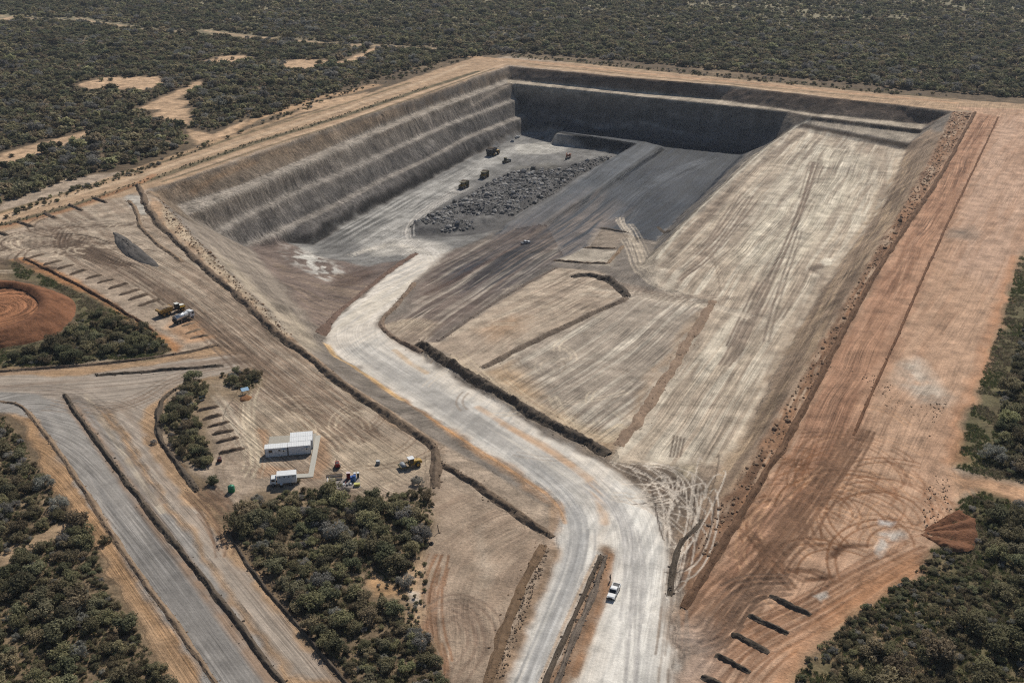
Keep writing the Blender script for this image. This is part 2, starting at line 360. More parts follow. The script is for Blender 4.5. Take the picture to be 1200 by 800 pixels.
# sandy openings in the bush
SAND = [[(93,99),(118,91),(184,90),(188,97),(172,106),(135,105),(100,104)], [(0,180),(45,168),(82,160),(105,153),(100,160),(62,176),(30,186),(-10,196)], [(155,130),(200,110),(232,95),(236,98),(205,117),(226,118),(205,130),(225,136),(222,146),(195,140),(178,137),(190,128)],
        [(236,73),(265,65),(285,65),(300,69),(262,76)], [(327,74),(345,70),(382,70),(382,76),(345,83)], [(360,122),(392,115),(430,108),(420,116),(380,126),(345,134)], [(220,152),(250,158),(290,140),(270,158),(230,170)],
        [(395,75),(425,62),(438,56),(440,60),(415,73)], [(0,22),(16,20),(8,26)], [(205,128),(222,127),(220,134),(206,134)]]
for p in SAND: paint(p, srgb(196, 164, 130), 1.5, .95, .15)
for pts in ([(90,22),(160,33),(215,38),(268,43),(330,46),(420,54)], [(0,19),(40,22),(90,24)], [(240,36),(300,44),(400,52),(520,58)]):
    line(pts, srgb(186, 158, 126), 6, .85, nz=.5, warp=True)
paint([(20,102),(60,94),(80,96),(50,104)], srgb(112, 118, 84), 4, .7)
# orange strip, right
right = [(1120,125),(1200,128),(1260,140),(1260,240),(1195,300),(1175,370),(1135,490),(1118,550),(1125,600),(1085,655),(1000,720),(900,830),(790,830),(800,715),(835,665),(895,560),(935,500),(975,417),(1015,343),(1070,255),(1143,133)]
paint(right, srgb(186, 152, 124), 1.5)
paint([(1143,133),(1172,137),(1105,275),(1058,375),(1000,510),(930,600),(870,670),(810,715),(835,665),(895,560),(935,500),(975,417),(1015,343),(1070,255)], srgb(172, 131, 103), 3.5, .95)
streak([(1143,133),(1172,137),(1105,275),(1058,375),(1000,510),(930,600),(870,670),(810,715),(895,560),(975,417),(1070,255)], (850,650), (1140,145), srgb(136, 99, 75), 1.7, 28, .7, .52, 80, relief=.10)
streak([(1143,133),(1172,137),(1105,275),(1000,510),(900,640),(810,715),(895,560),(975,417),(1070,255)], (850,650), (1140,145), srgb(196, 156, 126), 1.4, 30, .5, .6, 81)
paint([(1172,140),(1200,135),(1260,140),(1260,240),(1200,285),(1180,350),(1110,310),(1130,230)], srgb(190, 158, 134), 4, .7, .4, 25)
streak(right, (900,560), (1170,180), srgb(166, 128, 100), 2.2, 40, .4, .55, 82)
paint([(1055,425),(1075,420),(1090,440),(1110,465),(1105,475),(1070,470),(1055,450)], srgb(192, 182, 166), 3, .7, .6, 5)
paint([(1112,270),(1140,264),(1150,272),(1135,282),(1112,278)], srgb(150, 130, 112), 2.5, .8, .2)
paint([(1120,272),(1133,270),(1130,275)], srgb(112, 100, 88), 1.2, .8)
paint([(1118,548),(1140,540),(1130,500),(1155,430),(1178,370),(1195,300),(1185,300),(1160,380),(1130,470),(1110,540)], srgb(188, 134, 94), 2, .7, .3)
paint([(1118,555),(1160,562),(1230,580),(1230,600),(1180,590),(1140,575),(1120,580)], srgb(190, 148, 112), 2, .9, .2)
# turning loops of the machines, lower right
lg = np.random.default_rng(55); LATE = []
for k in range(64):
    cx, cy = lg.normal(985, 48), lg.normal(600, 34); r = lg.uniform(5, 22); a0 = lg.uniform(-.6, 2.2); a1 = a0 + lg.uniform(.9, 2.6)
    c = G(cx, cy); th = np.linspace(a0, a1, 16)
    base = np.stack([c[0] + r * np.cos(th), c[1] + r * np.sin(th) * 1.15], 1)
    dk = srgb(132, 92, 62) if k % 3 else srgb(200, 158, 122)
    for g in (0, 1.9):
        rr = (r + g) / r; line(None, dk, .6, lg.uniform(.35, .85), rut=.08, pw=(base - c) * rr + c)
for k in range(10):
    c = G(lg.normal(1040, 30), lg.normal(590, 18)); r = lg.uniform(8, 20); th = np.linspace(lg.uniform(-1.8, -.6), lg.uniform(.2, 1.8), 14)
    line(None, srgb(150, 108, 78), .8, .5, rut=.06, pw=np.stack([c[0] + r * np.cos(th), c[1] + r * np.sin(th)], 1))
for pts in ([(885,640),(905,665),(925,690)], [(880,632),(900,652),(915,668),(940,680),(965,678)], [(935,610),(938,630),(955,642)], [(902,640),(912,652)], [(925,668),(950,670),(968,678)], [(970,655),(985,640),(1015,640)]):
    line(pts, srgb(96, 66, 46), 1.3, .75, rut=.15, nz=.3); line([(x + 7, y - 2) for x, y in pts], srgb(100, 70, 48), 1.1, .7, rut=.15, nz=.3)
tracks([(800,760),(840,700),(900,640),(960,560),(1000,500)], 34, 6.5, srgb(124, 94, 72), .8, .55, seed=11, rut=.1)
tracks([(830,820),(880,760),(960,720),(1050,660),(1085,640)], 20, 4.5, srgb(140, 104, 78), .7, .55, seed=12, rut=.08)
tracks([(795,740),(830,745),(870,690),(930,690)], 20, 4, srgb(120, 96, 78), .7, .55, seed=13, rut=.1)
paint([(1036,622),(1056,618),(1060,622),(1045,640),(1032,655),(1028,650)], srgb(206, 198, 186), .8, .8, .6, 2)
paint([(1036,608),(1048,610),(1046,615),(1036,614)], srgb(200, 196, 190), .6, .8, .4, 2)
paint([(990,690),(1070,650),(1085,668),(1040,705),(960,745),(930,790),(900,830),(880,830),(920,770)], srgb(178, 130, 92), 2.5, .7, .3)
paint([(955,698),(970,694),(976,701),(966,706)], srgb(204, 196, 184), .5, .8, .5, 1.5)
paint([(780,730),(830,730),(850,780),(800,830),(770,830)], srgb(168, 152, 138), 4, .6, .4)
for k in range(26):
    c = G(lg.normal(95, 32), lg.normal(283, 12)); r = lg.uniform(5, 20); a0 = lg.uniform(.5, 3.5); th = np.linspace(a0, a0 + lg.uniform(.9, 2.4), 14)
    for g in (0, 2.0): line(None, srgb(104, 87, 72) if k % 3 else srgb(196, 178, 154), .9, lg.uniform(.5, 1.0), rut=.08, pw=np.stack([c[0] + (r + g) * np.cos(th) * 1.5, c[1] + (r + g) * np.sin(th)], 1))
for k in range(22):
    c = G(lg.normal(370, 45), lg.normal(495, 22)); r = lg.uniform(6, 26); a0 = lg.uniform(0, 6.28); th = np.linspace(a0, a0 + lg.uniform(.5, 1.6), 14)
    for g in (0, 1.9): line(None, srgb(134, 112, 92) if k % 2 else srgb(196, 178, 152), .6, lg.uniform(.3, .7), rut=.05, pw=np.stack([c[0] + (r + g) * np.cos(th), c[1] + (r + g) * np.sin(th)], 1))
for k in range(30):
    c = G(lg.normal(640, 50), lg.normal(420, 40)); r = lg.uniform(8, 40); a0 = lg.uniform(0, 6.28); th = np.linspace(a0, a0 + lg.uniform(.4, 1.2), 14)
    LATE.append((c, r, th, lg.uniform(.3, .6), k % 2))
# flat in front of the thicket
paint([(505,560),(560,580),(640,630),(600,720),(575,800),(560,835),(505,835),(520,760),(500,720),(500,660)], srgb(166, 146, 125), 1.5, .9)
streak([(505,570),(560,580),(640,630),(600,720),(560,835),(510,835),(500,660)], (520,700), (600,640), srgb(148, 126, 106), 2, 20, .5, .5, 83)
paint([(500,690),(520,690),(505,760),(530,830),(505,835),(490,760)], srgb(168, 122, 90), 1.5, .6, .3)
tracks([(515,830),(520,780),(505,740),(505,690),(520,650)], 12, 2, srgb(140, 106, 80), .6, .6, seed=14)
tracks([(540,800),(570,760),(560,720),(530,705),(510,720)], 10, 2, srgb(140, 118, 100), .6, .4, seed=15)
paint([(562,620),(566,640),(572,668),(565,700),(560,690)], srgb(192, 178, 158), 2, .5, .6, 3)
paint([(470,660),(500,648),(500,720),(480,740),(425,690),(440,675)], srgb(196, 166, 132), 1.5, .85, .4, 3)
paint([(478,690),(494,696),(494,710),(478,706)], srgb(206, 198, 184), .8, .8, .3, 2)
# pit: floors and faces
paint(None, srgb(126, 117, 107), .8, pw=rim_w, warp=False)
paint([(705,532),(790,520),(870,525),(850,560),(815,605),(797,645),(770,610),(735,565)], srgb(160, 142, 122), 3)
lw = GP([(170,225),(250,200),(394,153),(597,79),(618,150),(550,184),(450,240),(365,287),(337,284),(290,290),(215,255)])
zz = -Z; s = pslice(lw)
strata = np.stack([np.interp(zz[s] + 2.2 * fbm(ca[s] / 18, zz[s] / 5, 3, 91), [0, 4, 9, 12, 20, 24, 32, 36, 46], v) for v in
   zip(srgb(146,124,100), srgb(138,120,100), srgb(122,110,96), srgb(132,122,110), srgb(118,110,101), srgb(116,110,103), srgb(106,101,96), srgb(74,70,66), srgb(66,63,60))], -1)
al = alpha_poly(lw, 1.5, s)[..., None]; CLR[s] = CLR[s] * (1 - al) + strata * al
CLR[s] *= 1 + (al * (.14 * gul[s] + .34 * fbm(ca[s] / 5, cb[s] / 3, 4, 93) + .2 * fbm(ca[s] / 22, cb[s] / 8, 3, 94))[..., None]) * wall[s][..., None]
paint([(333,280),(365,272),(400,252),(450,226),(500,203),(550,176),(552,183),(490,217),(436,243),(400,263),(366,287),(338,286)], srgb(44, 41, 38), 1.0, .95, .25, 5)  # steep cut at the wall foot, its shade deepened in the colour
line([(225,226),(260,205),(300,190)], srgb(150, 120, 90), 2.5, .5, nz=.7)
BENCH = srgb(164, 154, 141)
for t_, c_ in (('b1t', 'b1c'), ('b2t', 'b2c'), ('b3t', 'b3c')):
    n = {'b1': 5}.get(t_[:2], 99)
    p = [at(*q)[:2] for q in BL[t_][:n]] + [at(*q)[:2] for q in BL[c_][:n]][::-1]
    paint(None, BENCH if t_ == 'b1t' else srgb(150, 142, 132), .5, .95, .15, pw=np.array(p), warp=False)
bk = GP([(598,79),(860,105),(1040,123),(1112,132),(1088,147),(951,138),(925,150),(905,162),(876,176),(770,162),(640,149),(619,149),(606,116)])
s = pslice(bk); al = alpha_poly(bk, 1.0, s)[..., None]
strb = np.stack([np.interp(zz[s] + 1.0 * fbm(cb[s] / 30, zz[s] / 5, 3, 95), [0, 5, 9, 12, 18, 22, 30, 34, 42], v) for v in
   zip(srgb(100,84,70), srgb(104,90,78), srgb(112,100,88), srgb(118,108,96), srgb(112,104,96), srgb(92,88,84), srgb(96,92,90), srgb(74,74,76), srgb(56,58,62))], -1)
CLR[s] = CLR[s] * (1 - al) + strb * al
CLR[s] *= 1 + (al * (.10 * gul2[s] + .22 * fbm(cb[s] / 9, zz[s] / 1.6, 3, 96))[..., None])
p = [at(*q)[:2] for q in BL['b1t'][4:]] + [at(*q)[:2] for q in BL['b1c'][4:]][::-1]
paint(None, srgb(176, 163, 144), .7, .95, pw=np.array(p), warp=False)
line([(672,141),(730,147),(800,156)], srgb(150, 146, 140), 1.0, .7, nz=.6)
COAL = srgb(27, 34, 45)  # blue sheen of the reflected sky is put into the coal colour
coalp = [(664,148),(770,163.5),(872,177),(892,168),(880,178),(838,216),(795,254),(768,283),(735,275),(705,268),(690,290),(650,305),(620,295),(585,275),(605,252),(650,228),(704,192),(746,168),(651,157)]
paint(coalp, COAL, 1.8)
paint([(746,168),(776,172),(710,216),(620,271),(560,305),(545,300),(590,264),(650,228),(704,192)], srgb(78, 82, 87), 1.2, .95)
paint([(666,148),(770,164),(776,172),(746,168),(651,157)], srgb(60, 65, 72), 1, .9)
line([(777,172.5),(711,217),(660,248),(600,285)], srgb(26, 28, 31), 3.2, .95)
line([(746,168),(704,192),(674,208.5),(650,228),(620,244),(590,264)], srgb(120, 122, 122), 1.6, .8, nz=.3)
line([(740,205),(690,240),(640,275)], srgb(30, 34, 39), 2.0, .6, nz=.4)
streak(coalp, (640,290), (790,190), srgb(52, 59, 68), 1.5, 45, .55, .55, 96, relief=.05)
streak(coalp, (640,290), (790,190), srgb(28, 32, 37), 2.2, 50, .6, .55, 97)

paint([(651,157),(700,160.5),(748,168),(730,179),(690,174),(645,168)], srgb(40, 42, 46), .8, .95)
tracks([(640,295),(700,240),(760,205),(820,185)], 14, 9, srgb(70, 76, 84), .9, .5, seed=44)
tracks([(730,265),(745,235),(790,205),(840,185)], 10, 7, srgb(74, 78, 84), .9, .5, seed=45)
# worked floor
floor = [(337,284),(365,287),(450,240),(550,185),(619,152),(660,150),(647,164),(727,178),(690,202),(640,238),(590,266),(540,290),(500,300),(450,325),(400,320)]
paint(floor, srgb(128, 126, 122), 1.5)
paint([(400,265),(480,226),(540,198),(575,180),(600,172),(650,166),(668,172),(640,180),(600,182),(575,195),(545,215),(500,240),(470,265),(480,285),(520,288),(500,300),(450,300),(420,285)], srgb(176, 173, 166), 3, .85, .2)
paint([(600,170),(640,166),(672,170),(650,180),(610,182)], srgb(186, 182, 172), 2, .7, .3)
paint([(470,274),(490,256),(560,219),(600,200),(660,192),(715,182),(700,196),(650,232),(600,262),(560,275),(500,280)], srgb(94, 92, 90), 2.5, .95, .3, 8)
streak([(360,286),(450,240),(550,190),(500,240),(460,275),(400,300)], (370,290), (540,195), srgb(92, 91, 88), 2, 40, .7, .5, 98, relief=.08)
tracks([(440,300),(470,285),(500,292),(520,296)], 16, 3, srgb(196, 193, 184), .8, .5, seed=16)
tracks([(380,310),(430,305),(480,295),(510,298)], 14, 4, srgb(110, 108, 104), .8, .5, seed=17)
paint([(600,196),(640,190),(660,196),(640,204),(610,204)], srgb(98, 94, 84), 3, .5)
# low corner under the near face
paint([(292,288),(337,284),(370,300),(430,312),(470,305),(440,335),(395,368),(372,388),(350,362),(310,315)], srgb(116, 101, 92), 2, .95, .1)
streak([(333,287),(360,290),(380,303),(402,318),(380,328),(352,312),(336,300)], (340,290), (395,322), srgb(204, 200, 190), 2.2, 5, 1.0, .50, 124, feather=4, bend=4)
paint([(395,322),(425,316),(440,318),(420,332),(390,338)], srgb(92, 76, 66), 2, .8, .4, 4)
streak([(310,300),(372,388),(395,368),(440,335),(400,320),(350,320)], (360,340), (380,350), srgb(160, 140, 118), 1.6, 20, .6, .52, 99)
paint([(216,256),(253,272),(290,290),(350,360),(372,390),(365,412),(330,385),(262,312),(232,280)], srgb(146, 134, 120), 2.5, .9)
paint([(250,290),(300,335),(350,375),(375,408),(362,412),(300,348),(255,305)], srgb(182, 168, 146), 2, .7, .4)
streak([(225,262),(290,290),(372,390),(365,412),(262,312)], (250,290), (350,390), srgb(112, 102, 92), 2, 40, .5, .5, 100)
# haul road
roadp = [(490,299),(457,320),(422,350),(392,377),(381,390),(383,402),(394,416),(425,434),(462,460),(517,493),(553,517),(600,547),(640,572),(657,588),(663,607),(655,640),(640,690),(620,730),(596,788),(575,835),(620,835),(626,798),(660,726),(680,680),(700,644),(712,636),(720,645),(713,700),(693,746),(677,796),(665,835),(790,835),(785,766),(779,693),(781,650),(775,618),(755,582),(727,553),(700,540),(650,515),(560,460),(490,415),(464,400),(444,384),(442,374),(462,357),(486,328),(505,312),(522,299)]
paint([(440,430),(517,488),(600,540),(650,572),(668,600),(662,640),(600,800),(585,835),(560,835),(640,660),(650,620),(640,590),(560,535),(480,475),(425,440)], srgb(184, 142, 100), 1.2, .65, .5, 6)
paint(roadp, srgb(210, 201, 187), 1.0)
paint([(440,400),(500,440),(600,500),(680,550),(700,600),(690,650),(640,760),(620,835),(585,835),(625,720),(662,620),(655,590),(560,520),(470,460),(400,410)], srgb(196, 193, 186), 3, .7)
paint([(720,560),(760,600),(775,650),(775,700),(780,835),(690,835),(712,720),(725,660),(718,610)], srgb(226, 222, 212), 2.5, .85)
paint([(690,600),(700,640),(650,760),(625,830),(600,830),(640,720),(670,650)], srgb(222, 218, 208), 2, .85, .2)
streak(roadp, (600,800), (690,640), srgb(168, 166, 160), 1.2, 30, .55, .52, 101)
streak([(440,400),(560,480),(700,560),(690,600),(600,545),(480,465),(390,400)], (450,420), (650,545), srgb(150, 146, 140), 1.6, 60, .6, .5, 102)
streak([(440,400),(560,480),(700,560),(690,600),(600,545),(480,465),(390,400)], (450,420), (650,545), srgb(204, 196, 182), 1.4, 50, .5, .55, 103)
streak([(490,299),(522,299),(462,357),(442,374),(381,390),(392,377)], (420,370), (505,302), srgb(206, 196, 178), 1.6, 40, .5, .5, 104)
line([(462,410),(480,425),(500,437)], srgb(200, 168, 128), 2.0, .6, nz=.5); line([(590,497),(640,523),(690,560),(705,590),(708,612)], srgb(190, 152, 114), 2.6, .55, nz=.6); line([(560,477),(620,515),(670,545)], srgb(196, 156, 116), 2.2, .5, nz=.6)
line([(383,404),(396,420),(430,440),(470,468)], srgb(200, 164, 112), 2.4, .8, nz=.4)
line([(500,487),(553,522),(600,552),(640,578),(658,596),(662,612)], srgb(196, 146, 94), 1.3, .6, nz=.5)
for o in (0, 9): line([(612 + o, 800), (640 + o * .8, 735), (668 + o * .6, 672), (684 + o * .4, 625)], srgb(176, 176, 174), 1.0, .6, nz=.3)
tracks([(745,830),(750,740),(752,660),(735,600),(690,565)], 20, 2.6, srgb(178, 174, 168), .6, .5, seed=18)
tracks([(605,825),(650,720),(680,640),(672,590),(600,530)], 20, 2.2, srgb(164, 162, 158), .6, .5, seed=19)
paint([(704,645),(712,640),(716,690),(690,745),(668,800),(655,835),(625,835),(640,800),(672,735)], srgb(142, 114, 90), .8, .95, .2, 4)
line([(716,650),(709,700),(692,740),(674,790)], srgb(156, 118, 86), 1.7, .7, nz=.5)
line([(700,650),(680,690),(655,745),(632,800)], srgb(186, 164, 140), .7, .8)
paint([(640,640),(655,640),(640,680),(600,770),(575,835),(555,835),(590,760),(625,680)], srgb(146, 122, 98), 1.0, .9, .3, 4)
paint([(490,302),(524,302),(528,292),(512,284),(486,280),(455,280),(430,290),(440,300),(465,298)], srgb(192, 186, 175), 3.5, .8, .25)
paint([(430,288),(470,274),(486,258),(470,256),(440,268),(415,284)], srgb(182, 178, 170), 4, .6, .4)
tracks([(505,310),(500,296),(475,286),(440,290),(410,300)], 14, 2.6, srgb(206, 198, 184), .8, .5, seed=47)
tracks([(510,306),(505,294),(480,282),(478,265),(500,244),(545,218)], 14, 2.6, srgb(200, 194, 184), .8, .5, seed=48)
# machine loops beside the road
paint([(715,540),(760,535),(800,548),(830,560),(826,600),(800,640),(785,690),(782,640),(770,605),(745,572)], srgb(112, 99, 86), 2.5, .9, .1)
paint([(790,535),(815,540),(812,560),(795,560)], srgb(192, 178, 152), 1.5, .7, .3)
tracks([(783,800),(790,720),(792,660),(800,620)], 16, 1.8, srgb(150, 136, 122), .5, .6, seed=24)
# ramp of brown rock between road and coal
ramp = [(448,381),(478,366),(486,335),(520,300),(560,285),(600,270),(640,265),(660,300),(560,363),(510,398),(490,412),(462,398)]
paint(ramp, srgb(122, 108, 98), 4)
streak([(520,318),(590,275),(640,258),(668,290),(620,325),(560,345)], (480,390), (650,280), srgb(56, 60, 68), 3.0, 60, .95, .42, 120, feather=12)
streak([(520,318),(590,275),(640,258),(668,290),(620,325),(560,345)], (480,390), (650,280), srgb(70, 70, 74), 1.5, 50, .8, .48, 121, feather=10)
streak(ramp, (480,390), (650,280), srgb(182, 170, 154), 1.6, 45, .65, .56, 105, relief=.08)
streak(ramp, (480,390), (650,280), srgb(86, 74, 68), 2.4, 50, .6, .55, 106)
paint([(448,381),(480,372),(520,378),(500,398),(488,410),(462,398)], srgb(168, 150, 128), 2, .7, .4)
tracks([(450,385),(480,375),(515,380),(495,398)], 12, 2.2, srgb(190, 174, 150), .6, .5, seed=25)
paint([(540,318),(600,285),(630,275),(640,266),(600,262),(560,300)], srgb(84, 72, 68), 3, .5, .4)
line([(500,345),(560,313),(610,287)], srgb(92, 72, 62), 3.5, .6, nz=.4)
streak([(560,300),(600,270),(640,250),(700,228),(730,250),(690,290),(640,312)], (480,390), (650,280), srgb(116, 104, 95), 2.2, 55, .9, .47, 125, feather=14)
streak([(540,310),(600,268),(660,240),(690,262),(650,300),(590,330)], (480,390), (650,280), srgb(48, 52, 58), 2.0, 55, .85, .50, 126, feather=14)
# fields A and B
fA = [(500,402),(515,400),(566,365),(654,314),(700,318),(735,345),(700,362),(650,387),(600,412),(565,432),(555,438)]
fB = [(565,434),(600,414),(650,389),(700,364),(735,350),(770,340),(838,352),(800,410),(760,470),(722,525),(700,525),(640,490)]
paint(fA, srgb(170, 152, 132), 1.5, .95); paint(fB, srgb(164, 151, 135), 1.5, .95)
streak(fA, (540,400), (680,330), srgb(140, 124, 108), 1.8, 18, .55, .5, 107, bend=6)
streak(fA, (540,400), (680,330), srgb(200, 184, 162), 1.6, 22, .5, .55, 108, bend=6)
paint([(560,385),(600,370),(620,372),(600,392),(575,400)], srgb(172, 138, 104), 4, .5, .5)
streak(fB, (640,480), (800,360), srgb(138, 126, 113), 1.7, 50, .55, .5, 109)
streak(fB, (640,480), (800,360), srgb(204, 194, 176), 1.5, 45, .6, .56, 110)
paint([(565,436),(600,425),(640,470),(690,500),(720,510),(722,528),(700,527),(640,492)], srgb(178, 148, 112), 4, .7, .4)
paint([(835,352),(800,400),(760,455),(725,520),(715,525),(750,455),(800,385)], srgb(166, 138, 108), 2, .6, .4)
tracks([(660,460),(670,480),(690,498)], 10, 5, srgb(198, 184, 160), .7, .45, seed=26)
tracks([(540,415),(580,450),(640,490),(705,520),(740,500)], 14, 3, srgb(196, 178, 150), .7, .45, seed=27)
for c, r, th, a_, k_ in LATE:
    for g in (0, 2.0): line(None, srgb(136, 120, 104) if k_ else srgb(206, 190, 166), .7, a_, rut=.06, pw=np.stack([c[0] + (r + g) * np.cos(th), c[1] + (r + g) * np.sin(th)], 1))
# pale field
LF = [(932,150),(948,150),(1062,176),(1035,240),(990,303),(955,352),(925,405),(900,450),(878,500),(850,545),(810,545),(725,540),(722,525),(760,470),(838,352),(770,335),(766,308),(800,265),(840,225),(880,189),(900,172)]
paint(LF, srgb(192, 176, 154), 1.5)
paint([(950,165),(1030,185),(1000,240),(950,300),(900,330),(860,300),(880,250),(920,200)], srgb(206, 196, 174), 8, .75, .4, 16)
streak(LF, (760,500), (1000,170), srgb(142, 126, 110), 2.0, 40, .55, .5, 111, relief=.12)
streak(LF, (760,500), (1000,170), srgb(214, 203, 182), 1.8, 36, .7, .54, 112)
streak(LF, (760,500), (1000,170), srgb(122, 108, 95), 3.5, 70, .28, .58, 113)
for pts, sd_ in (([(860,430),(890,350),(930,260),(955,190)], 28), ([(840,480),(880,400),(915,330)], 29), ([(790,330),(830,300),(880,230)], 30)):
    tracks(pts, 12, 3.5, srgb(128, 112, 98), .9, .55, seed=sd_, rut=.12)
tracks([(690,338),(740,342),(800,352),(850,362),(880,372)], 22, 3, srgb(196, 182, 162), .8, .5, seed=33)
tracks([(690,330),(745,340),(800,350),(860,350)], 16, 3, srgb(140, 124, 108), .8, .5, seed=34)
tracks([(725,255),(745,290),(752,320),(800,345)], 18, 3, srgb(190, 176, 156), .8, .5, seed=35)
tracks([(820,285),(835,310),(840,350)], 8, 2.5, srgb(150, 134, 116), .8, .5, seed=36)
paint([(958,308),(968,302),(978,303),(972,310),(964,312)], srgb(214, 204, 184), .8, .9); paint([(948,321),(957,321),(958,325),(949,326)], srgb(214, 200, 178), .6, .9)
paint([(948,312),(958,309),(966,313),(958,320),(948,318)], srgb(110, 96, 84), 1.0, .8, .3, 2)
for k in range(4): line([(790 + 4 * k, 510 + k), (785 + 4 * k, 535)], srgb(104, 90, 78), .6, .8, rut=.1)
# pale field rim wall and bank
paint([(1062,176),(1035,240),(990,303),(955,352),(925,405),(900,450),(878,500),(850,545),(812,592),(797,612),(800,655),(817,625),(852,575),(897,512),(959,407),(1022,300),(1082,200),(1105,160),(1090,150)], srgb(150, 129, 108), 1.8, .95, .1)
streak([(1062,176),(990,303),(925,405),(878,500),(812,592),(800,655),(852,575),(897,512),(959,407),(1022,300),(1082,200)], (850,560), (1070,200), srgb(110, 92, 76), 2.0, 30, .7, .5, 114, relief=.2)
streak([(1062,176),(990,303),(925,405),(878,500),(812,592),(800,655),(852,575),(897,512),(959,407),(1022,300),(1082,200)], (850,560), (1070,200), srgb(184, 160, 130), 1.8, 26, .6, .54, 115)
paint([(1117,131),(1140,132),(1075,250),(1025,320),(975,412),(935,495),(893,558),(860,612),(830,665),(800,712),(795,660),(850,578),(897,512),(959,407),(1022,300),(1082,200)], srgb(144, 108, 80), 1.4, .95, .25, 5)
streak([(1117,131),(1140,132),(1025,320),(935,495),(860,612),(800,712),(795,660),(897,512),(959,407),(1082,200)], (850,590), (1110,150), srgb(98, 76, 60), 2.2, 12, .8, .5, 116, relief=.25)
streak([(1117,131),(1140,132),(1025,320),(935,495),(860,612),(800,712),(795,660),(897,512),(959,407),(1082,200)], (850,590), (1110,150), srgb(196, 172, 146), 1.3, 9, .7, .6, 117)
bankp = [(934,149),(900,174),(880,191),(840,227),(800,267),(768,310),(750,314),(770,284),(794,258),(828,226),(852,202),(876,180),(905,163),(925,151)]
paint(bankp, srgb(150, 138, 122), 1.2, .97, .05)
streak(bankp, (770,300), (930,160), srgb(104, 96, 88), 1.8, 30, .8, .5, 122, relief=.15)
streak(bankp, (770,300), (930,160), srgb(182, 170, 150), 1.5, 26, .7, .55, 123)
paint([(876,180),(905,163),(908,165),(882,182),(856,206),(826,236),(790,270),(772,290),(764,292),(788,262),(824,229),(850,202)], srgb(84, 82, 82), 1.2, .75, .45, 6)
line([(940,156),(905,180),(885,197),(848,232),(808,273),(778,312)], srgb(132, 116, 100), 5.0, .75, nz=.35)
line([(946,142),(930,150),(900,172),(880,189),(840,225),(800,265),(770,303)], srgb(206, 196, 176), 2.2, .9, nz=.25)  # sunlit crest edge painted as a bright line
paint([(951,136),(1080,152),(1066,167),(946,146)], srgb(172, 160, 142), 1, .8, .2)
line([(953,138.5),(1010,146),(1078,154)], srgb(96, 82, 68), 2.6, .9); line([(940,147),(960,151.5),(1010,160.5),(1063,171)], srgb(84, 72, 60), 3.6, .9)  # shadowed faces of the two steps, painted as dark bands
# pockets beside the path
paint([(650,307),(715,312),(722,293),(684,291)], srgb(176, 165, 148), 1.2, .9, .2); paint([(700,268),(738,274),(722,291),(686,290)], srgb(146, 132, 116), 1.2, .9, .2)
sg = np.random.default_rng(77)
for k in range(52):
    p0 = (sg.uniform(715, 770), sg.uniform(540, 590)); p3 = (sg.uniform(775, 830), sg.uniform(560, 640))
    if k % 4 == 0: p0, p3 = (sg.uniform(778, 792), sg.uniform(640, 700)), (sg.uniform(800, 850), sg.uniform(530, 590))
    p1 = (p0[0] + sg.uniform(10, 60), p0[1] + sg.uniform(-5, 20)); p2 = (p3[0] + sg.uniform(-20, 25), p3[1] - sg.uniform(5, 40))
    tt = np.linspace(0, 1, 14)[:, None]; q = [np.array(p, float) for p in (p0, p1, p2, p3)]
    crv = (1 - tt) ** 3 * q[0] + 3 * (1 - tt) ** 2 * tt * q[1] + 3 * (1 - tt) * tt ** 2 * q[2] + tt ** 3 * q[3]
    line(crv, srgb(206, 194, 178) if k % 5 else srgb(80, 68, 60), .42, sg.uniform(.6, 1.0), rut=.08)
# --- ground under the bush islands, grassy fringe
GRASS = srgb(104, 99, 70)
fringe = [[(10,305),(40,318),(90,342),(120,358),(150,372),(190,400),(200,410),(180,420),(0,432),(-40,432),(-40,410),(60,400),(88,380),(92,356),(70,340),(20,325)],
          [(1195,300),(1260,260),(1260,560),(1165,562),(1122,548),(1135,490),(1158,420),(1178,370)], [(1125,585),(1150,575),(1230,605),(1230,830),(905,830),(950,770),(1000,722),(1085,670),(1090,645),(1110,640)]]
for p in fringe: paint(p, GRASS, 2, .8, .35, 6)
paint([(905,830),(950,770),(1000,722),(1085,670),(1100,660),(1130,720),(1120,790),(1060,830)], srgb(170, 142, 110), 3, .6, .7, 5, seed=131)
isl = [[(235,445),(300,432),(308,452),(285,470),(250,462),(245,500),(250,540),(225,545),(195,520),(186,490),(195,465)], [(268,610),(300,575),(370,575),(440,585),(505,575),(508,610),(500,650),(470,670),(480,720),(515,760),(515,830),(430,830),(330,700)], [(-60,485),(10,490),(60,580),(110,650),(160,730),(215,830),(-60,830)]]
for p in isl: paint(p, srgb(132, 114, 90), 2, .85, .3, 6)
paint([(0,645),(60,615),(85,605),(80,620),(30,650),(0,660)], srgb(172, 146, 116), 1.5, .8, .2)
paint([(427,682),(440,676),(460,690),(478,694),(470,704),(440,700)], srgb(188, 150, 108), 1, .9, .3, 3)
CLR[:] = np.clip(CLR * (1 + .10 * fbm(X / 2.2, Y / 2.2, 3, 141) + .07 * fbm(X / 14, Y / 14, 3, 142))[..., None], .004, .9)
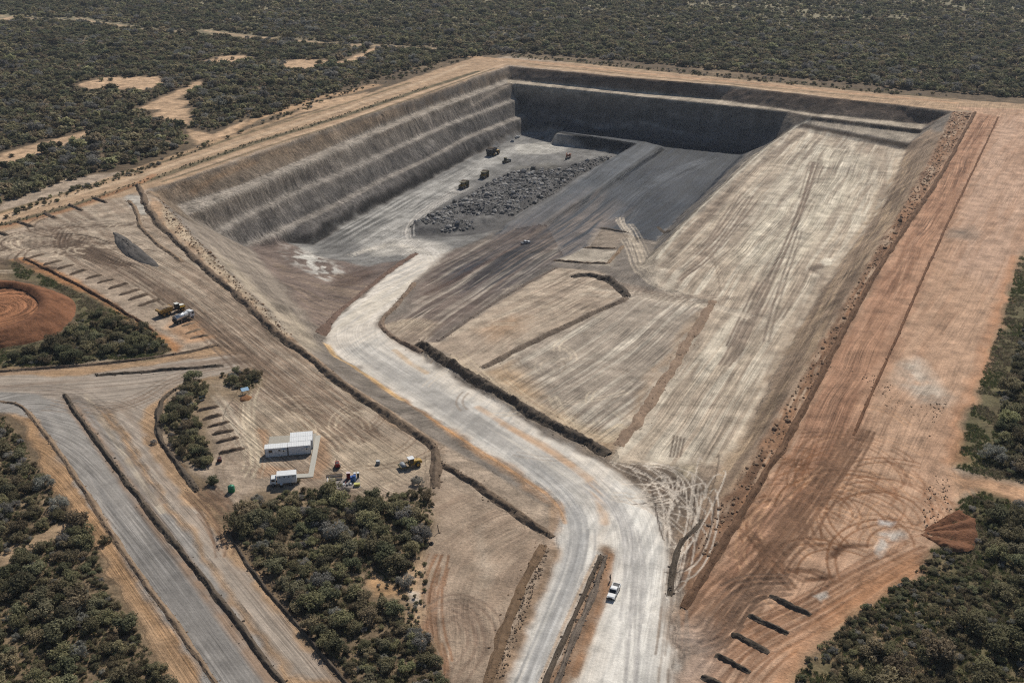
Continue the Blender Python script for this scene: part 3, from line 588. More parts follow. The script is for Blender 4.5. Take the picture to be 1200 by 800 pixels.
# direction in which the ground was worked, for the fine grain of the surface
flow(None, (850,590), (1110,150), 3.0, 1.0, .35, pw=rim_w)
s = pslice(lw); m = inside(X[s], Y[s], lw); FL[s][m] = np.stack([cb[s] / 1.7 + .4 * fbm(X[s] / 6, Y[s] / 6, 2, 165), ca[s] / 1.5, .18 + .3 * vnoise(ca[s] / 12, cb[s] / 6, 166)], -1)[m]
s = pslice(bk); m = inside(X[s], Y[s], bk); FL[s][m] = np.stack([Z[s] / 1.2, cb[s] / 5.0, ca[s] * 0 + .22], -1)[m]
flow(coalp, (640,290), (790,190), 18, .9, .75); flow([(746,168),(776,172),(710,216),(620,271),(590,264),(650,228),(704,192)], (640,290), (790,190), 18, .9, .6)
flow(floor, (370,290), (540,195), 12, 1.2, .30); flow(LF, (760,500), (1000,170), 13, .8, .42); flow(ramp, (480,390), (650,280), 18, .85, .55)
flow(fA, (540,400), (680,330), 7, .9, .40); flow(fB, (640,480), (800,360), 16, .8, .45)
flow([(216,256),(290,290),(372,390),(365,412),(262,312)], (250,290), (350,390), 14, 1.0, .4)
flow([(1062,176),(990,303),(925,405),(878,500),(812,592),(800,655),(852,575),(897,512),(959,407),(1022,300),(1082,200),(1105,160)], (850,560), (1070,200), 8, .8, .55)
flow([(1117,131),(1140,132),(1025,320),(935,495),(860,612),(800,712),(795,660),(897,512),(959,407),(1082,200)], (850,590), (1110,150), 3, .8, .6)
flow(right, (900,560), (1170,180), 9, 1.0, .26)
flow([(1143,133),(1172,137),(1105,275),(1058,375),(1000,510),(930,600),(870,670),(810,715),(895,560),(975,417),(1070,255)], (850,650), (1140,145), 14, .8, .55)
flowline(yard, [(0,290),(70,280),(130,305),(200,345),(300,430),(420,520),(480,560)], 11, .75, .50)
flowline(roadblock, [(20,500),(90,520),(200,650),(330,820)], 12, .7, .42)
flowline([(-60,438),(100,440),(200,424),(285,412),(300,432),(210,452),(120,470),(-60,458)], [(-60,450),(100,448),(200,438),(300,420)], 12, .7, .42)
flowline([(500,299),(540,290),(462,357),(442,374),(380,385),(380,405),(640,590),(665,610),(590,835),(800,835),(785,640),(727,550),(560,455),(444,384)], [(520,290),(470,335),(415,380),(425,410),(500,455),(600,515),(680,570),(712,620),(700,690),(680,760),(660,835)], 14, .8, .17)
flowline([(505,560),(560,580),(640,630),(575,800),(560,835),(505,835),(500,660)], [(520,830),(540,760),(530,700),(560,640),(600,620)], 8, .9, .25)
flow(rimroad, (200,190), (500,92), 10, 1.2, .3); flow([(600,64),(860,88),(1140,115),(1140,121),(860,101),(600,76)], (620,72), (1100,115), 14, 1.2, .35)
rubble = [(474,276),(487,259),(506,249),(532,236),(562,221),(586,208),(606,201),(640,198),(672,194),(700,186),(720,183),(700,194),(674,208),(650,227),(620,242),(590,258),(560,268),(520,274)]
rw = GP(rubble); s = pslice(rw, 4); al = alpha_poly(rw, 3.0, s)
Z[s] += al * (2.0 + 2.6 * fbm(X[s] / 15, Y[s] / 15, 3, 151) + 1.5 * fbm(X[s] / 3.5, Y[s] / 3.5, 3, 152)) * np.clip(polydist(WX[s], WY[s], rw) / 5, 0, 1) ** .7

# ------------------------------------------------------------------ materials
def new_mat(name):
    m = bpy.data.materials.new(name); m.use_nodes = True
    n = m.node_tree; b = n.nodes['Principled BSDF']; b.inputs['Roughness'].default_value = .95
    if 'Specular IOR Level' in b.inputs: b.inputs['Specular IOR Level'].default_value = .15
    return m, n, b
def soil(name, color=None, bump=.25, scale=1.3, var=.35, rough=.95):
    m, n, b = new_mat(name); N = n.nodes.new; L = n.links.new
    geo = N('ShaderNodeNewGeometry')
    n1 = N('ShaderNodeTexNoise'); n1.inputs['Scale'].default_value = scale; n1.inputs['Detail'].default_value = 6; n1.inputs['Roughness'].default_value = .75
    n2 = N('ShaderNodeTexNoise'); n2.inputs['Scale'].default_value = scale * .13; n2.inputs['Detail'].default_value = 3
    L(geo.outputs['Position'], n1.inputs['Vector']); L(geo.outputs['Position'], n2.inputs['Vector'])
    ad = N('ShaderNodeMath'); ad.operation = 'ADD'; L(n1.outputs['Fac'], ad.inputs[0]); L(n2.outputs['Fac'], ad.inputs[1])
    mr = N('ShaderNodeMapRange'); mr.inputs['From Min'].default_value = .6; mr.inputs['From Max'].default_value = 1.4
    mr.inputs['To Min'].default_value = 1 - var; mr.inputs['To Max'].default_value = 1 + var; L(ad.outputs[0], mr.inputs['Value'])
    mx = N('ShaderNodeVectorMath'); mx.operation = 'SCALE'; hgt_out = n1.outputs['Fac']; scl_out = mr.outputs[0]
    if color is None:
        at_ = N('ShaderNodeAttribute'); at_.attribute_name = 'soil'; L(at_.outputs['Color'], mx.inputs[0])
        fl = N('ShaderNodeAttribute'); fl.attribute_name = 'flow'; sx = N('ShaderNodeSeparateXYZ'); L(fl.outputs['Vector'], sx.inputs[0])
        cx = N('ShaderNodeCombineXYZ'); L(sx.outputs[0], cx.inputs[0]); L(sx.outputs[1], cx.inputs[1])
        fn = N('ShaderNodeTexNoise'); fn.inputs['Scale'].default_value = 1.0; fn.inputs['Detail'].default_value = 7; fn.inputs['Roughness'].default_value = .72; L(cx.outputs[0], fn.inputs['Vector'])
        fm = N('ShaderNodeMapRange'); fm.inputs['From Min'].default_value = .32; fm.inputs['From Max'].default_value = .68; fm.inputs['To Min'].default_value = -1; fm.inputs['To Max'].default_value = 1; L(fn.outputs['Fac'], fm.inputs['Value'])
        fa_ = N('ShaderNodeMath'); fa_.operation = 'MULTIPLY'; L(fm.outputs[0], fa_.inputs[0]); L(sx.outputs[2], fa_.inputs[1])
        f1 = N('ShaderNodeMath'); f1.operation = 'ADD'; f1.inputs[1].default_value = 1.0; L(fa_.outputs[0], f1.inputs[0])
        fx = N('ShaderNodeMath'); fx.operation = 'MULTIPLY'; L(f1.outputs[0], fx.inputs[0]); L(mr.outputs[0], fx.inputs[1]); scl_out = fx.outputs[0]
        def thin(su, sv, off, width):                 # thin wheel-mark lines along the working direction
            q_ = N('ShaderNodeVectorMath'); q_.operation = 'MULTIPLY_ADD'; q_.inputs[1].default_value = (su, sv, 0); q_.inputs[2].default_value = (off, off * 1.7, 0); L(cx.outputs[0], q_.inputs[0])
            t_ = N('ShaderNodeTexNoise'); t_.inputs['Scale'].default_value = 1.0; t_.inputs['Detail'].default_value = 1.5; L(q_.outputs[0], t_.inputs['Vector'])
            s_ = N('ShaderNodeMath'); s_.operation = 'SUBTRACT'; s_.inputs[1].default_value = .5; L(t_.outputs['Fac'], s_.inputs[0]); a_ = N('ShaderNodeMath'); a_.operation = 'ABSOLUTE'; L(s_.outputs[0], a_.inputs[0])
            r_ = N('ShaderNodeMapRange'); r_.inputs['From Min'].default_value = 0; r_.inputs['From Max'].default_value = width; r_.inputs['To Min'].default_value = 1; r_.inputs['To Max'].default_value = 0; L(a_.outputs[0], r_.inputs['Value']); return r_.outputs[0]
        d1, d2, d3 = thin(.22, .42, 3.1, .05), thin(.16, .30, 11.7, .05), thin(.20, .5, 23.3, .06)
        sm = N('ShaderNodeMath'); sm.operation = 'ADD'; L(d1, sm.inputs[0]); L(d2, sm.inputs[1]); sb = N('ShaderNodeMath'); sb.operation = 'SUBTRACT'; L(d3, sb.inputs[0]); L(sm.outputs[0], sb.inputs[1])
        sa = N('ShaderNodeMath'); sa.operation = 'MULTIPLY'; L(sb.outputs[0], sa.inputs[0]); L(sx.outputs[2], sa.inputs[1])
        s8 = N('ShaderNodeMath'); s8.operation = 'MULTIPLY_ADD'; s8.inputs[1].default_value = .75; s8.inputs[2].default_value = 1.0; L(sa.outputs[0], s8.inputs[0])
        f9 = N('ShaderNodeMath'); f9.operation = 'MULTIPLY'; L(scl_out, f9.inputs[0]); L(s8.outputs[0], f9.inputs[1]); scl_out = f9.outputs[0]
        hh = N('ShaderNodeMath'); hh.operation = 'MULTIPLY_ADD'; hh.inputs[1].default_value = .8; L(fa_.outputs[0], hh.inputs[0]); L(n1.outputs['Fac'], hh.inputs[2]); hgt_out = hh.outputs[0]
    else: mx.inputs[0].default_value = tuple(color)
    L(scl_out, mx.inputs['Scale']); L(mx.outputs[0], b.inputs['Base Color'])
    bp = N('ShaderNodeBump'); bp.inputs['Strength'].default_value = .8; bp.inputs['Distance'].default_value = bump
    L(hgt_out, bp.inputs['Height']); L(bp.outputs[0], b.inputs['Normal'])
    b.inputs['Roughness'].default_value = rough
    return m
M = {}
M['ground'] = soil('soil_ground', None, .5, 1.25, .55)
M['coal'] = soil('coal_seam', None, .35, 1.0, .5, .6)
M['rock'] = soil('pit_face_rock', None, .8, .9, .62)
M['road'] = soil('crushed_rock_road', None, .2, 1.5, .30)
def flat(name, c, rough=.5, metal=0.0, var=.0, spec=.4):
    m, n, b = new_mat(name); b.inputs['Base Color'].default_value = tuple(c) + (1,); b.inputs['Roughness'].default_value = rough
    b.inputs['Metallic'].default_value = metal; b.inputs['Specular IOR Level'].default_value = spec
    if var:
        N = n.nodes.new; L = n.links.new
        tc_ = N('ShaderNodeTexCoord'); ns = N('ShaderNodeTexNoise'); ns.inputs['Scale'].default_value = 2.2; ns.inputs['Detail'].default_value = 5
        L(tc_.outputs['Object'], ns.inputs['Vector']); mr = N('ShaderNodeMapRange'); mr.inputs['From Min'].default_value = .3; mr.inputs['From Max'].default_value = .7
        mr.inputs['To Min'].default_value = 1 - var; mr.inputs['To Max'].default_value = 1 + var * .4; L(ns.outputs['Fac'], mr.inputs['Value'])
        mx = N('ShaderNodeVectorMath'); mx.operation = 'SCALE'; mx.inputs[0].default_value = tuple(c); L(mr.outputs[0], mx.inputs['Scale']); L(mx.outputs[0], b.inputs['Base Color'])
    return m

# ------------------------------------------------------------------ terrain meshes, one per piece of the setting
RID = np.zeros(X.shape, int)
def region(pts, k, pw=None):
    pw = GP(pts) if pw is None else pw; s = pslice(pw); m = inside(X[s], Y[s], pw); RID[s][m] = k
REG = {0: ('ground', 'ground'), 1: ('pit_wall', 'rock'), 2: ('pit_floor', 'rock'), 3: ('coal_seam', 'coal'), 4: ('haul_road', 'road'), 5: ('gravel_road', 'road'), 6: ('dirt_track', 'road'), 7: ('pale_bench', 'ground'), 8: ('worked_bench', 'ground'), 9: ('bench_ramp', 'ground'), 10: ('graded_strip', 'ground'), 11: ('rim_road', 'ground')}
region(None, 1, rim_w); region(rimroad, 11); region(right, 10)
region(None, 1, rim_w)
region(floor, 2); region(coalp, 3); region([(746,168),(776,172),(710,216),(620,271),(590,264),(650,228),(704,192)], 3)
region(LF, 7); region(ramp, 9); region(fA + fB[::-1], 8); region(fA, 8); region(fB, 8); region(roadp, 4)
region([(-60,452),(60,450),(105,470),(160,545),(250,672),(335,800),(350,830),(262,830),(235,790),(180,705),(120,610),(78,545),(45,490),(-60,470)], 5)
region([(95,470),(130,480),(180,560),(250,660),(340,790),(395,800),(300,690),(215,580),(170,520),(165,480),(210,450),(300,430),(285,415),(200,424),(100,440),(-60,438),(-60,452)], 6)
def mesh_np(name, verts, quads, col=None, smoothf=True, flw=None):
    me = bpy.data.meshes.new(name); nv, nf = len(verts), len(quads); k = quads.shape[1]
    me.vertices.add(nv); me.vertices.foreach_set('co', np.ascontiguousarray(verts, np.float32).ravel())
    me.loops.add(nf * k); me.loops.foreach_set('vertex_index', np.ascontiguousarray(quads, np.int32).ravel())
    me.polygons.add(nf); me.polygons.foreach_set('loop_start', np.arange(0, nf * k, k, dtype=np.int32))
    me.polygons.foreach_set('loop_total', np.full(nf, k, np.int32))
    me.polygons.foreach_set('use_smooth', np.full(nf, smoothf, bool))
    me.update(calc_edges=True)
    if col is not None:
        a = me.color_attributes.new('soil', 'FLOAT_COLOR', 'POINT')
        a.data.foreach_set('color', np.concatenate([col, np.ones((nv, 1))], 1).astype(np.float32).ravel())
    if flw is not None:
        a = me.attributes.new('flow', 'FLOAT_VECTOR', 'POINT'); a.data.foreach_set('vector', flw.astype(np.float32).ravel())
    return me
def struct(name, me, mat):
    o = bpy.data.objects.new(name, me); COL.objects.link(o); o['kind'] = 'structure'
    if mat: me.materials.append(mat)
    return o
vid = np.arange(NR * NC).reshape(NR, NC)
quads = np.stack([vid[:-1, :-1], vid[:-1, 1:], vid[1:, 1:], vid[1:, :-1]], -1)
VV = np.stack([X, Y, Z], -1).reshape(-1, 3); CC = CLR.reshape(-1, 3); FF = FL.reshape(-1, 3); RF = RID[:-1, :-1]
for k, (nm, mt) in REG.items():
    q = quads[RF == k]
    if len(q) == 0: continue
    u, inv = np.unique(q.ravel(), return_inverse=True)
    struct(nm, mesh_np(nm, VV[u], inv.reshape(-1, 4), CC[u], flw=FF[u]), M[mt])
print('terrain quads', quads.shape[0] * quads.shape[1])

# ------------------------------------------------------------------ mesh builder for things
class MB:
    def __init__(s): s.v = []; s.f = []
    def add(s, vs, fs):
        o = len(s.v); s.v += [tuple(v) for v in vs]; s.f += [tuple(i + o for i in f) for f in fs]; return s
    def box(s, c, d, top=(1, 1), rz=0.0):
        (cx, cy, cz), (dx, dy, dz) = c, d; vs = []
        for k, (z, tx, ty) in enumerate(((-.5, 1, 1), (.5, top[0], top[1]))):
            for ax, ay in ((-.5, -.5), (.5, -.5), (.5, .5), (-.5, .5)): vs.append((ax * dx * tx, ay * dy * ty, z * dz))
        co, si = math.cos(rz), math.sin(rz)
        vs = [(cx + x * co - y * si, cy + x * si + y * co, cz + z) for x, y, z in vs]
        return s.add(vs, [(3, 2, 1, 0), (4, 5, 6, 7), (0, 1, 5, 4), (1, 2, 6, 5), (2, 3, 7, 6), (3, 0, 4, 7)])
    def prism(s, prof, y0, y1, inset=0.0):           # side outline (x, z) extruded across y; inset narrows the upper points
        n = len(prof); zmin = min(p[1] for p in prof); zmax = max(p[1] for p in prof)
        def k(z): return inset * (z - zmin) / (zmax - zmin + 1e-9)
        vs = [(x, y0 + k(z), z) for x, z in prof] + [(x, y1 - k(z), z) for x, z in prof]
        fs = [tuple(range(n)), tuple(range(2 * n - 1, n - 1, -1))] + [(i, i + n, (i + 1) % n + n, (i + 1) % n) for i in range(n)]
        return s.add(vs, fs)
    def cyl(s, a, b, r, n=14, r2=None):
        a, b = Vector(a), Vector(b); r2 = r if r2 is None else r2; d = (b - a).normalized()
        u = d.orthogonal().normalized(); w = d.cross(u); vs = []
        for p, rr in ((a, r), (b, r2)):
            for i in range(n):
                t = 2 * math.pi * i / n; vs.append(p + u * rr * math.cos(t) + w * rr * math.sin(t))
        return s.add(vs, [tuple(range(n))[::-1], tuple(range(n, 2 * n))] + [(i, (i + 1) % n, (i + 1) % n + n, i + n) for i in range(n)])
    def mesh(s, name, mat, smoothf=False, bevel=0.0):
        me = bpy.data.meshes.new(name); me.from_pydata(s.v, [], s.f)
        bm = bmesh.new(); bm.from_mesh(me); bmesh.ops.recalc_face_normals(bm, faces=bm.faces)
        if bevel: bmesh.ops.bevel(bm, geom=list(bm.edges), offset=bevel, segments=1, affect='EDGES', profile=.5)
        bm.to_mesh(me); bm.free()
        if smoothf: me.polygons.foreach_set('use_smooth', np.ones(len(me.polygons), bool))
        me.materials.append(mat); return me
    def part(s, name, mat, parent=None, smoothf=False, bevel=0.0):
        o = bpy.data.objects.new(name, s.mesh(name, mat, smoothf, bevel)); COL.objects.link(o); o.parent = parent; return o
def tag(o, label, cat, group=None, kind=None):
    o['label'] = label; o['category'] = cat
    if group: o['group'] = group
    if kind: o['kind'] = kind
    return o
def thing(name, label, cat, loc, rz=0.0, group=None, scale=1.0):
    o = bpy.data.objects.new(name, None); COL.objects.link(o); o.location = loc; o.rotation_euler = (0, 0, rz); o.scale = (scale,) * 3; o.empty_display_size = .3
    return tag(o, label, cat, group)
def heading(p0, p1):
    a, b = G(*p0), G(*p1); return math.atan2(b[1] - a[1], b[0] - a[0])
WHITE = flat('white_paint', (.78, .78, .76), .45, 0, .12); CREAM = flat('cream_paint', (.72, .70, .62), .5, 0, .15); YEL = flat('yellow_paint', (.50, .30, .045), .5, 0, .35)
OCH = flat('dusty_yellow_paint', (.34, .20, .06), .7, 0, .4); OLIVE = flat('dusty_olive_paint', (.13, .11, .05), .7, 0, .4); DARK = flat('dark_steel', (.035, .035, .038), .6, 0, .3); RUB = flat('tyre_rubber', (.02, .02, .021), .85)
GLASS = flat('dark_glass', (.015, .018, .022), .12, 0, 0, .6); STEEL = flat('brushed_steel', (.62, .63, .64), .32, .6, .1); GREYM = flat('grey_metal', (.28, .29, .30), .6, .2, .2); RED = flat('red_paint', (.30, .03, .025), .55, 0, .3)
DRED = flat('dark_red_paint', (.12, .018, .018), .6, 0, .3); BLUE = flat('blue_plastic', (.03, .10, .34), .5, 0, .2); LBLUE = flat('pale_blue_sheet', (.28, .45, .60), .6, 0, .15); GREEN = flat('green_plastic', (.015, .22, .10), .5, 0, .15)
CONC = flat('concrete', (.42, .38, .31), .9, 0, .2); LAMP = flat('lamp_lens', (.7, .7, .68), .2); TAIL = flat('tail_lens', (.35, .02, .02), .3); SILV = flat('silver_paint', (.55, .56, .57), .35, .3, .1); PYEL = flat('pale_yellow', (.62, .58, .16), .6, 0, .2)
ORAN = flat('dusty_orange_paint', (.36, .14, .07), .65, 0, .3); SHEETW = flat('white_wall_sheet', (.66, .68, .70), .5, 0, .12)

def rock_mesh(name, n, seed, mat):
    bm = bmesh.new(); bmesh.ops.create_icosphere(bm, subdivisions=1, radius=.5); rg = random.Random(seed)
    sx, sy, sz = rg.uniform(.8, 1.3), rg.uniform(.7, 1.1), rg.uniform(.5, .9)
    for v in bm.verts: k = rg.uniform(.72, 1.2); v.co = Vector((v.co.x * sx * k, v.co.y * sy * k, v.co.z * sz * k))
    me = bpy.data.meshes.new(name); bm.to_mesh(me); bm.free(); return me
base_rock = [np.array([v.co[:] for v in rock_mesh('r', 1, s_, None).vertices]) for s_ in range(6)]
tmp = rock_mesh('r', 1, 1, None); rock_f = np.array([p.vertices[:] for p in tmp.polygons])
for m_ in [m for m in bpy.data.meshes if m.name.startswith('r.') or m.name == 'r']: bpy.data.meshes.remove(m_)
# ------------------------------------------------------------------ banks and windrows of pushed-up earth
def bank(name, label, pw, h, w, mat, cat='berm', group=None, seed=0, step=.6, jag=.5, sink=.35, taper=4.0, kind=None, prof=None, bk_h=.56, bk_w=.50):
    h, w = h * bk_h, w * bk_w
    pw = smooth(pw, 2); d = np.r_[0, np.cumsum(np.linalg.norm(np.diff(pw, axis=0), axis=1))]
    n = max(6, int(d[-1] / step)); t = np.linspace(0, d[-1], n)
    c = np.stack([np.interp(t, d, pw[:, 0]), np.interp(t, d, pw[:, 1])], 1)
    tg = np.gradient(c, axis=0); tg /= np.linalg.norm(tg, axis=1)[:, None] + 1e-9; nn = np.stack([tg[:, 1], -tg[:, 0]], 1)
    hv = 1 + .45 * fbm(t / 4.5, t * 0 + 3.3, 3, 231 + seed); wv = 1 + .4 * fbm(t / 5.5, t * 0 + 8.1, 3, 233 + seed)
    c = c + nn * (fbm(t / 7, t * 0 + seed, 3, 200 + seed) * w * .22)[:, None]
    prof = prof or [(-.68, -.12), (-.52, .07), (-.4, .24), (-.29, .55), (-.19, .8), (-.09, .96), (.02, 1), (.12, .93), (.22, .74), (.33, .46), (.43, .2), (.54, .06), (.68, -.12)]
    e = np.clip(np.minimum(t, d[-1] - t) / min(taper, d[-1] * .35), 0.05, 1) ** .6
    P = []
    for i, (o, z) in enumerate(prof):
        ww = w * (.8 + .2 * e) * wv; xy = c + nn * (o * ww * (1 + .18 * fbm(t / 3.1, t * 0 + i * 3.7, 2, 210 + seed)))[:, None]
        g = hgt(xy[:, 0], xy[:, 1])
        zz_ = g + (z * h * e * hv if z > 0 else z * h - sink * 0) + np.where(z > 0, h * jag * fbm(t / .9, t * 0 + i * .8, 4, 220 + seed) * min(z * 2.2 + .15, 1), -sink)
        P.append(np.stack([xy[:, 0], xy[:, 1], zz_], 1))
    P = np.stack(P, 1); k = len(prof); vi = np.arange(n * k).reshape(n, k)
    q = np.stack([vi[:-1, :-1], vi[:-1, 1:], vi[1:, 1:], vi[1:, :-1]], -1).reshape(-1, 4)
    org = np.array([c[n // 2, 0], c[n // 2, 1], 0.0]); org[2] = hgt(org[0], org[1])
    me = mesh_np(name, P.reshape(-1, 3) - org, q[:, ::-1]); me.materials.append(mat)
    o = bpy.data.objects.new(name, me); COL.objects.link(o); o.location = org
    if d[-1] > 14:                                     # loose clods that rolled off the bank
        rg_ = np.random.default_rng(seed + 5); m_ = int(min(d[-1] * 2.2, 420)); ii = rg_.integers(0, n, m_); of = rg_.normal(0, .45, m_) * w
        xy = c[ii] + nn[ii] * of[:, None]; zc = hgt(xy[:, 0], xy[:, 1]) + np.clip(1 - np.abs(of) / (w * .55), 0, 1) * h * .9; sz_ = np.clip(rg_.lognormal(-1.25, .5, m_), .12, .75)
        VS = [base_rock[k_ % 6] * s_ + (x_ - org[0], y_ - org[1], z_ - org[2]) for k_, (s_, (x_, y_), z_) in enumerate(zip(sz_, xy, zc))]
        cm_ = mesh_np('clods', np.concatenate(VS), np.concatenate([rock_f + 12 * k_ for k_ in range(m_)]), smoothf=False); cm_.materials.append(mat)
        oc_ = bpy.data.objects.new('clods', cm_); COL.objects.link(oc_); oc_.parent = o; oc_['kind'] = 'stuff'
    return tag(o, label, cat, group, kind)
S = lambda r, g, b, n, bump=.4, sc=1.6, var=.45: soil(n, srgb(r, g, b), bump, sc, var)
BRN = S(138, 118, 97, 'brown_bank_earth'); DBR = S(114, 98, 82, 'dark_bank_earth'); BLK = S(92, 82, 71, 'black_bank_earth'); TNB = S(156, 138, 118, 'tan_bank_earth'); ORB = S(150, 108, 74, 'orange_bank_earth')
GRB = S(98, 97, 94, 'grey_rock_earth'); REDS = S(152, 104, 72, 'red_soil'); REDD = S(138, 88, 56, 'red_soil_face', .5, 1.2, .5); DGR = S(92, 88, 84, 'dark_grey_gravel'); RBR = S(112, 92, 80, 'red_brown_rock')
for nm, lab, pts, h, w, mt in (
 ('earth_berm', 'long dark earth berm between the tyre-marked yard and the pit', [(161,216),(168,232),(175,248),(190,268),(215,290),(228,303),(250,322),(282,350),(330,395),(370,425),(400,450),(450,483),(490,510),(509,523),(511,545),(508,572)], 2.0, 5.6, DBR),
 ('earth_berm', 'short crooked tan earth berm beside the pale patch above the dark gravel heap', [(150,235),(160,245),(163,265),(185,287),(214,307)], 1.3, 4.0, BRN),
 ('earth_berm', 'dark berm along the upper edge of the smooth brown clearing by the road bend', [(517,543),(560,570),(600,598),(647,630)], 1.9, 5.0, DBR),
 ('earth_berm', 'thick dark berm lining the haul road below the terraced fields', [(492,402),(530,429),(580,458),(640,493),(680,515),(713,533)], 3.0, 8.0, BLK),
 ('earth_berm', 'long brown berm dividing the pit rim from the orange graded strip', [(1143,131),(1112,190),(1080,240),(1067,257),(1032,311),(1013,343),(973,417),(933,500),(893,560),(863,613),(833,663),(800,712)], 1.6, 3.8, S(112, 86, 66, 'rim_berm_earth')),
 ('median_berm', 'long dark median berm between the grey gravel road and its branch', [(75,462),(100,500),(150,567),(187,614),(253,696),(335,806)], 1.3, 3.0, BLK),
 ('median_berm', 'straight dark berm in the middle of the upper left road junction', [(112,440),(180,435),(262,428)], 1.1, 3.2, BLK),
 ('roadside_berm', 'dark roadside berm under the bush by the red soil mound', [(-30,437),(0,435),(100,428),(160,422),(225,412),(257,404)], 1.0, 2.6, DBR),
 ('roadside_berm', 'curved dark berm around the bush strip beside the six parking bays', [(210,454),(190,467),(183,487),(187,513),(200,533),(232,575)], 1.3, 3.2, BLK),
 ('roadside_berm', 'clod-topped dark berm along the branch road below the thicket', [(266,622),(300,678),(333,713),(397,790),(425,822)], 1.0, 2.0, BLK),
 ('roadside_berm', 'low orange-edged berm on the left side of the grey gravel road', [(0,470),(27,475),(45,497),(90,560),(140,640),(213,740),(255,806)], .8, 2.6, BRN),
 ('median_berm', 'grey clod berm between the two whitish haul roads near the pickup', [(711,650),(697,690),(676,740),(655,796),(645,820)], 1.5, 2.6, S(122, 110, 98, 'grey_clod_earth')),
 ('trench_bank', 'dark steep bank on the left of the grey clod berm between haul roads', [(705,650),(690,683),(668,732),(642,793),(632,818)], .8, 2.2, BLK),
 ('roadside_berm', 'broad brown berm between smooth clearing and left whitish haul road', [(638,638),(620,668),(600,716),(577,785),(565,818)], 1.1, 4.2, S(120, 98, 76, 'brown_clod_earth')),
 ('earth_berm', 'dark bank beside the tangle of wheel marks right of the haul road', [(784,698),(789,662),(797,636),(824,608)], 1.2, 2.8, BLK),
 ('windrow', 'windrow dividing the two terraced fields in the middle of the pit', [(735,349),(718,358),(700,364),(650,389),(600,413),(566,431)], 1.9, 5.2, S(118, 104, 90, 'field_windrow_earth')),
 ('cut_bank', 'curved dark brown cut bank at the head of the upper terraced field', [(670,325),(690,322.5),(708,326),(725,335),(735,348)], 2.8, 7.5, S(88, 79, 70, 'cut_bank_earth')),
 ('windrow', 'brown ridge between the lower terraced field and the long pale field', [(836,352),(810,395),(782,440),(757,480),(724,522)], 1.3, 6.0, S(146, 124, 104, 'ridge_earth')),
 ('pocket_bank', 'low dark bank at the front of the nearest shallow pocket by the path', [(648,305),(680,308.5),(712,309)], 1.5, 4.2, DBR),
 ('pocket_bank', 'low dark bank between the two shallow pockets by the path', [(684,290),(704,291.5),(723,291)], 1.3, 4.0, DBR),
 ('pocket_bank', 'low dark bank behind the far shallow pocket at the coal edge', [(703,267),(720,270.5),(737,273)], 1.4, 4.2, BLK),
 ('pocket_bank', 'brown bank along the right side of the shallow pockets', [(712,309),(722,298),(730,288)], 1.3, 4.0, BRN),
 ('pocket_bank', 'short dark bank where the pale bank meets the coal', [(771,266),(789,269)], 1.2, 3.6, BLK),
 ('roadside_berm', 'red-brown bank on the left edge of the haul road above the pit corner', [(374,391),(393,369),(424,344),(458,316),(488,297)], 1.7, 5.4, RBR),
 ('roadside_berm', 'brown hooked bank on the inner bend of the haul road', [(486,331),(463,360),(446,376),(450,388),(470,401),(494,413)], 1.5, 4.2, S(128, 110, 94, 'hook_bank_earth')),
 ('windrow', 'thin dark windrow splitting the ruts from the smooth orange ground', [(1170,137),(1150,180),(1104,275),(1060,375),(1000,510)], .6, 1.8, S(116, 84, 62, 'thin_windrow_earth')),
 ('windrow', 'low rocky edge along the ramp between brown rock and upper terraced field', [(514,400),(562,365),(610,336),(652,314)], .9, 4.0, S(108, 96, 86, 'ramp_edge_earth')),
 ('earth_berm', 'dark ragged edge of orange soil above the green strip beside the bays', [(28,303),(60,318),(100,338),(140,362),(180,388)], 1.2, 3.0, S(96, 72, 54, 'strip_edge_earth')),
): bank(nm, lab, GP(pts), h, w, mt, seed=abs(hash(lab)) % 97 if False else sum(map(ord, lab)) % 97)
# parking-bay windrows
def bays(rows, labels, group, h, w, mt):
    for i, (a, b) in enumerate(rows):
        bank('soil_windrow', labels[i], GP([a, ((a[0] + b[0]) / 2, (a[1] + b[1]) / 2), b]), h, w, mt, 'windrow', group, seed=i * 5 + len(rows), step=.5, taper=1.2, jag=.5, bk_h=.72, bk_w=.8)
o5 = ['farthest', 'second', 'third', 'fourth', 'nearest']
bays([((902,697),(950,721)), ((876,721),(924,742)), ((857,742),(902,764)), ((838,767),(879,788)), ((822,792),(862,812))], ['%s of the five dark windrows on orange ground, lower right' % k for k in o5], 'dark windrows at the lower right', 1.1, 1.9, BLK)
o6 = ['topmost', 'second', 'third', 'fourth', 'fifth', 'lowest']
bays([((231,482),(257,476)), ((237,491.5),(260,486)), ((243,501),(269,494)), ((249,509.5),(274,503.5)), ((253,518.5),(280,512.5)), ((256,531.5),(287,525))], ['%s of six brown windrows beside the bush strip' % k for k in o6], 'windrows of the six parking bays', 1.0, 1.8, DBR)
bays([((-2,272),(10,276)), ((20,260),(39,266)), ((51,250),(67,256)), ((80,240),(97,247)), ((109,232),(125,238))], ['%s dark windrow below the rim road, counted from the left edge' % k for k in ('first', 'second', 'third', 'fourth', 'fifth')], 'windrows below the rim road', 1.3, 2.6, DBR)
rowm = [((27,305),(52,297.5)), ((51,311),(72,305)), ((67,316),(87,310)), ((82,322),(102,316)), ((100,327),(119,322)), ((114,332),(134,327)), ((127,339),(150,332)), ((140,346),(165,339)), ((150,352),(175,345)), ((162,359),(190,350))]
on = ['first', 'second', 'third', 'fourth', 'fifth', 'sixth', 'seventh', 'eighth', 'ninth', 'tenth']
bays(rowm, ['%s brown windrow from the left in the long row above the red mound' % k for k in on], 'long row of windrows in the yard', 1.0, 2.0, DBR)
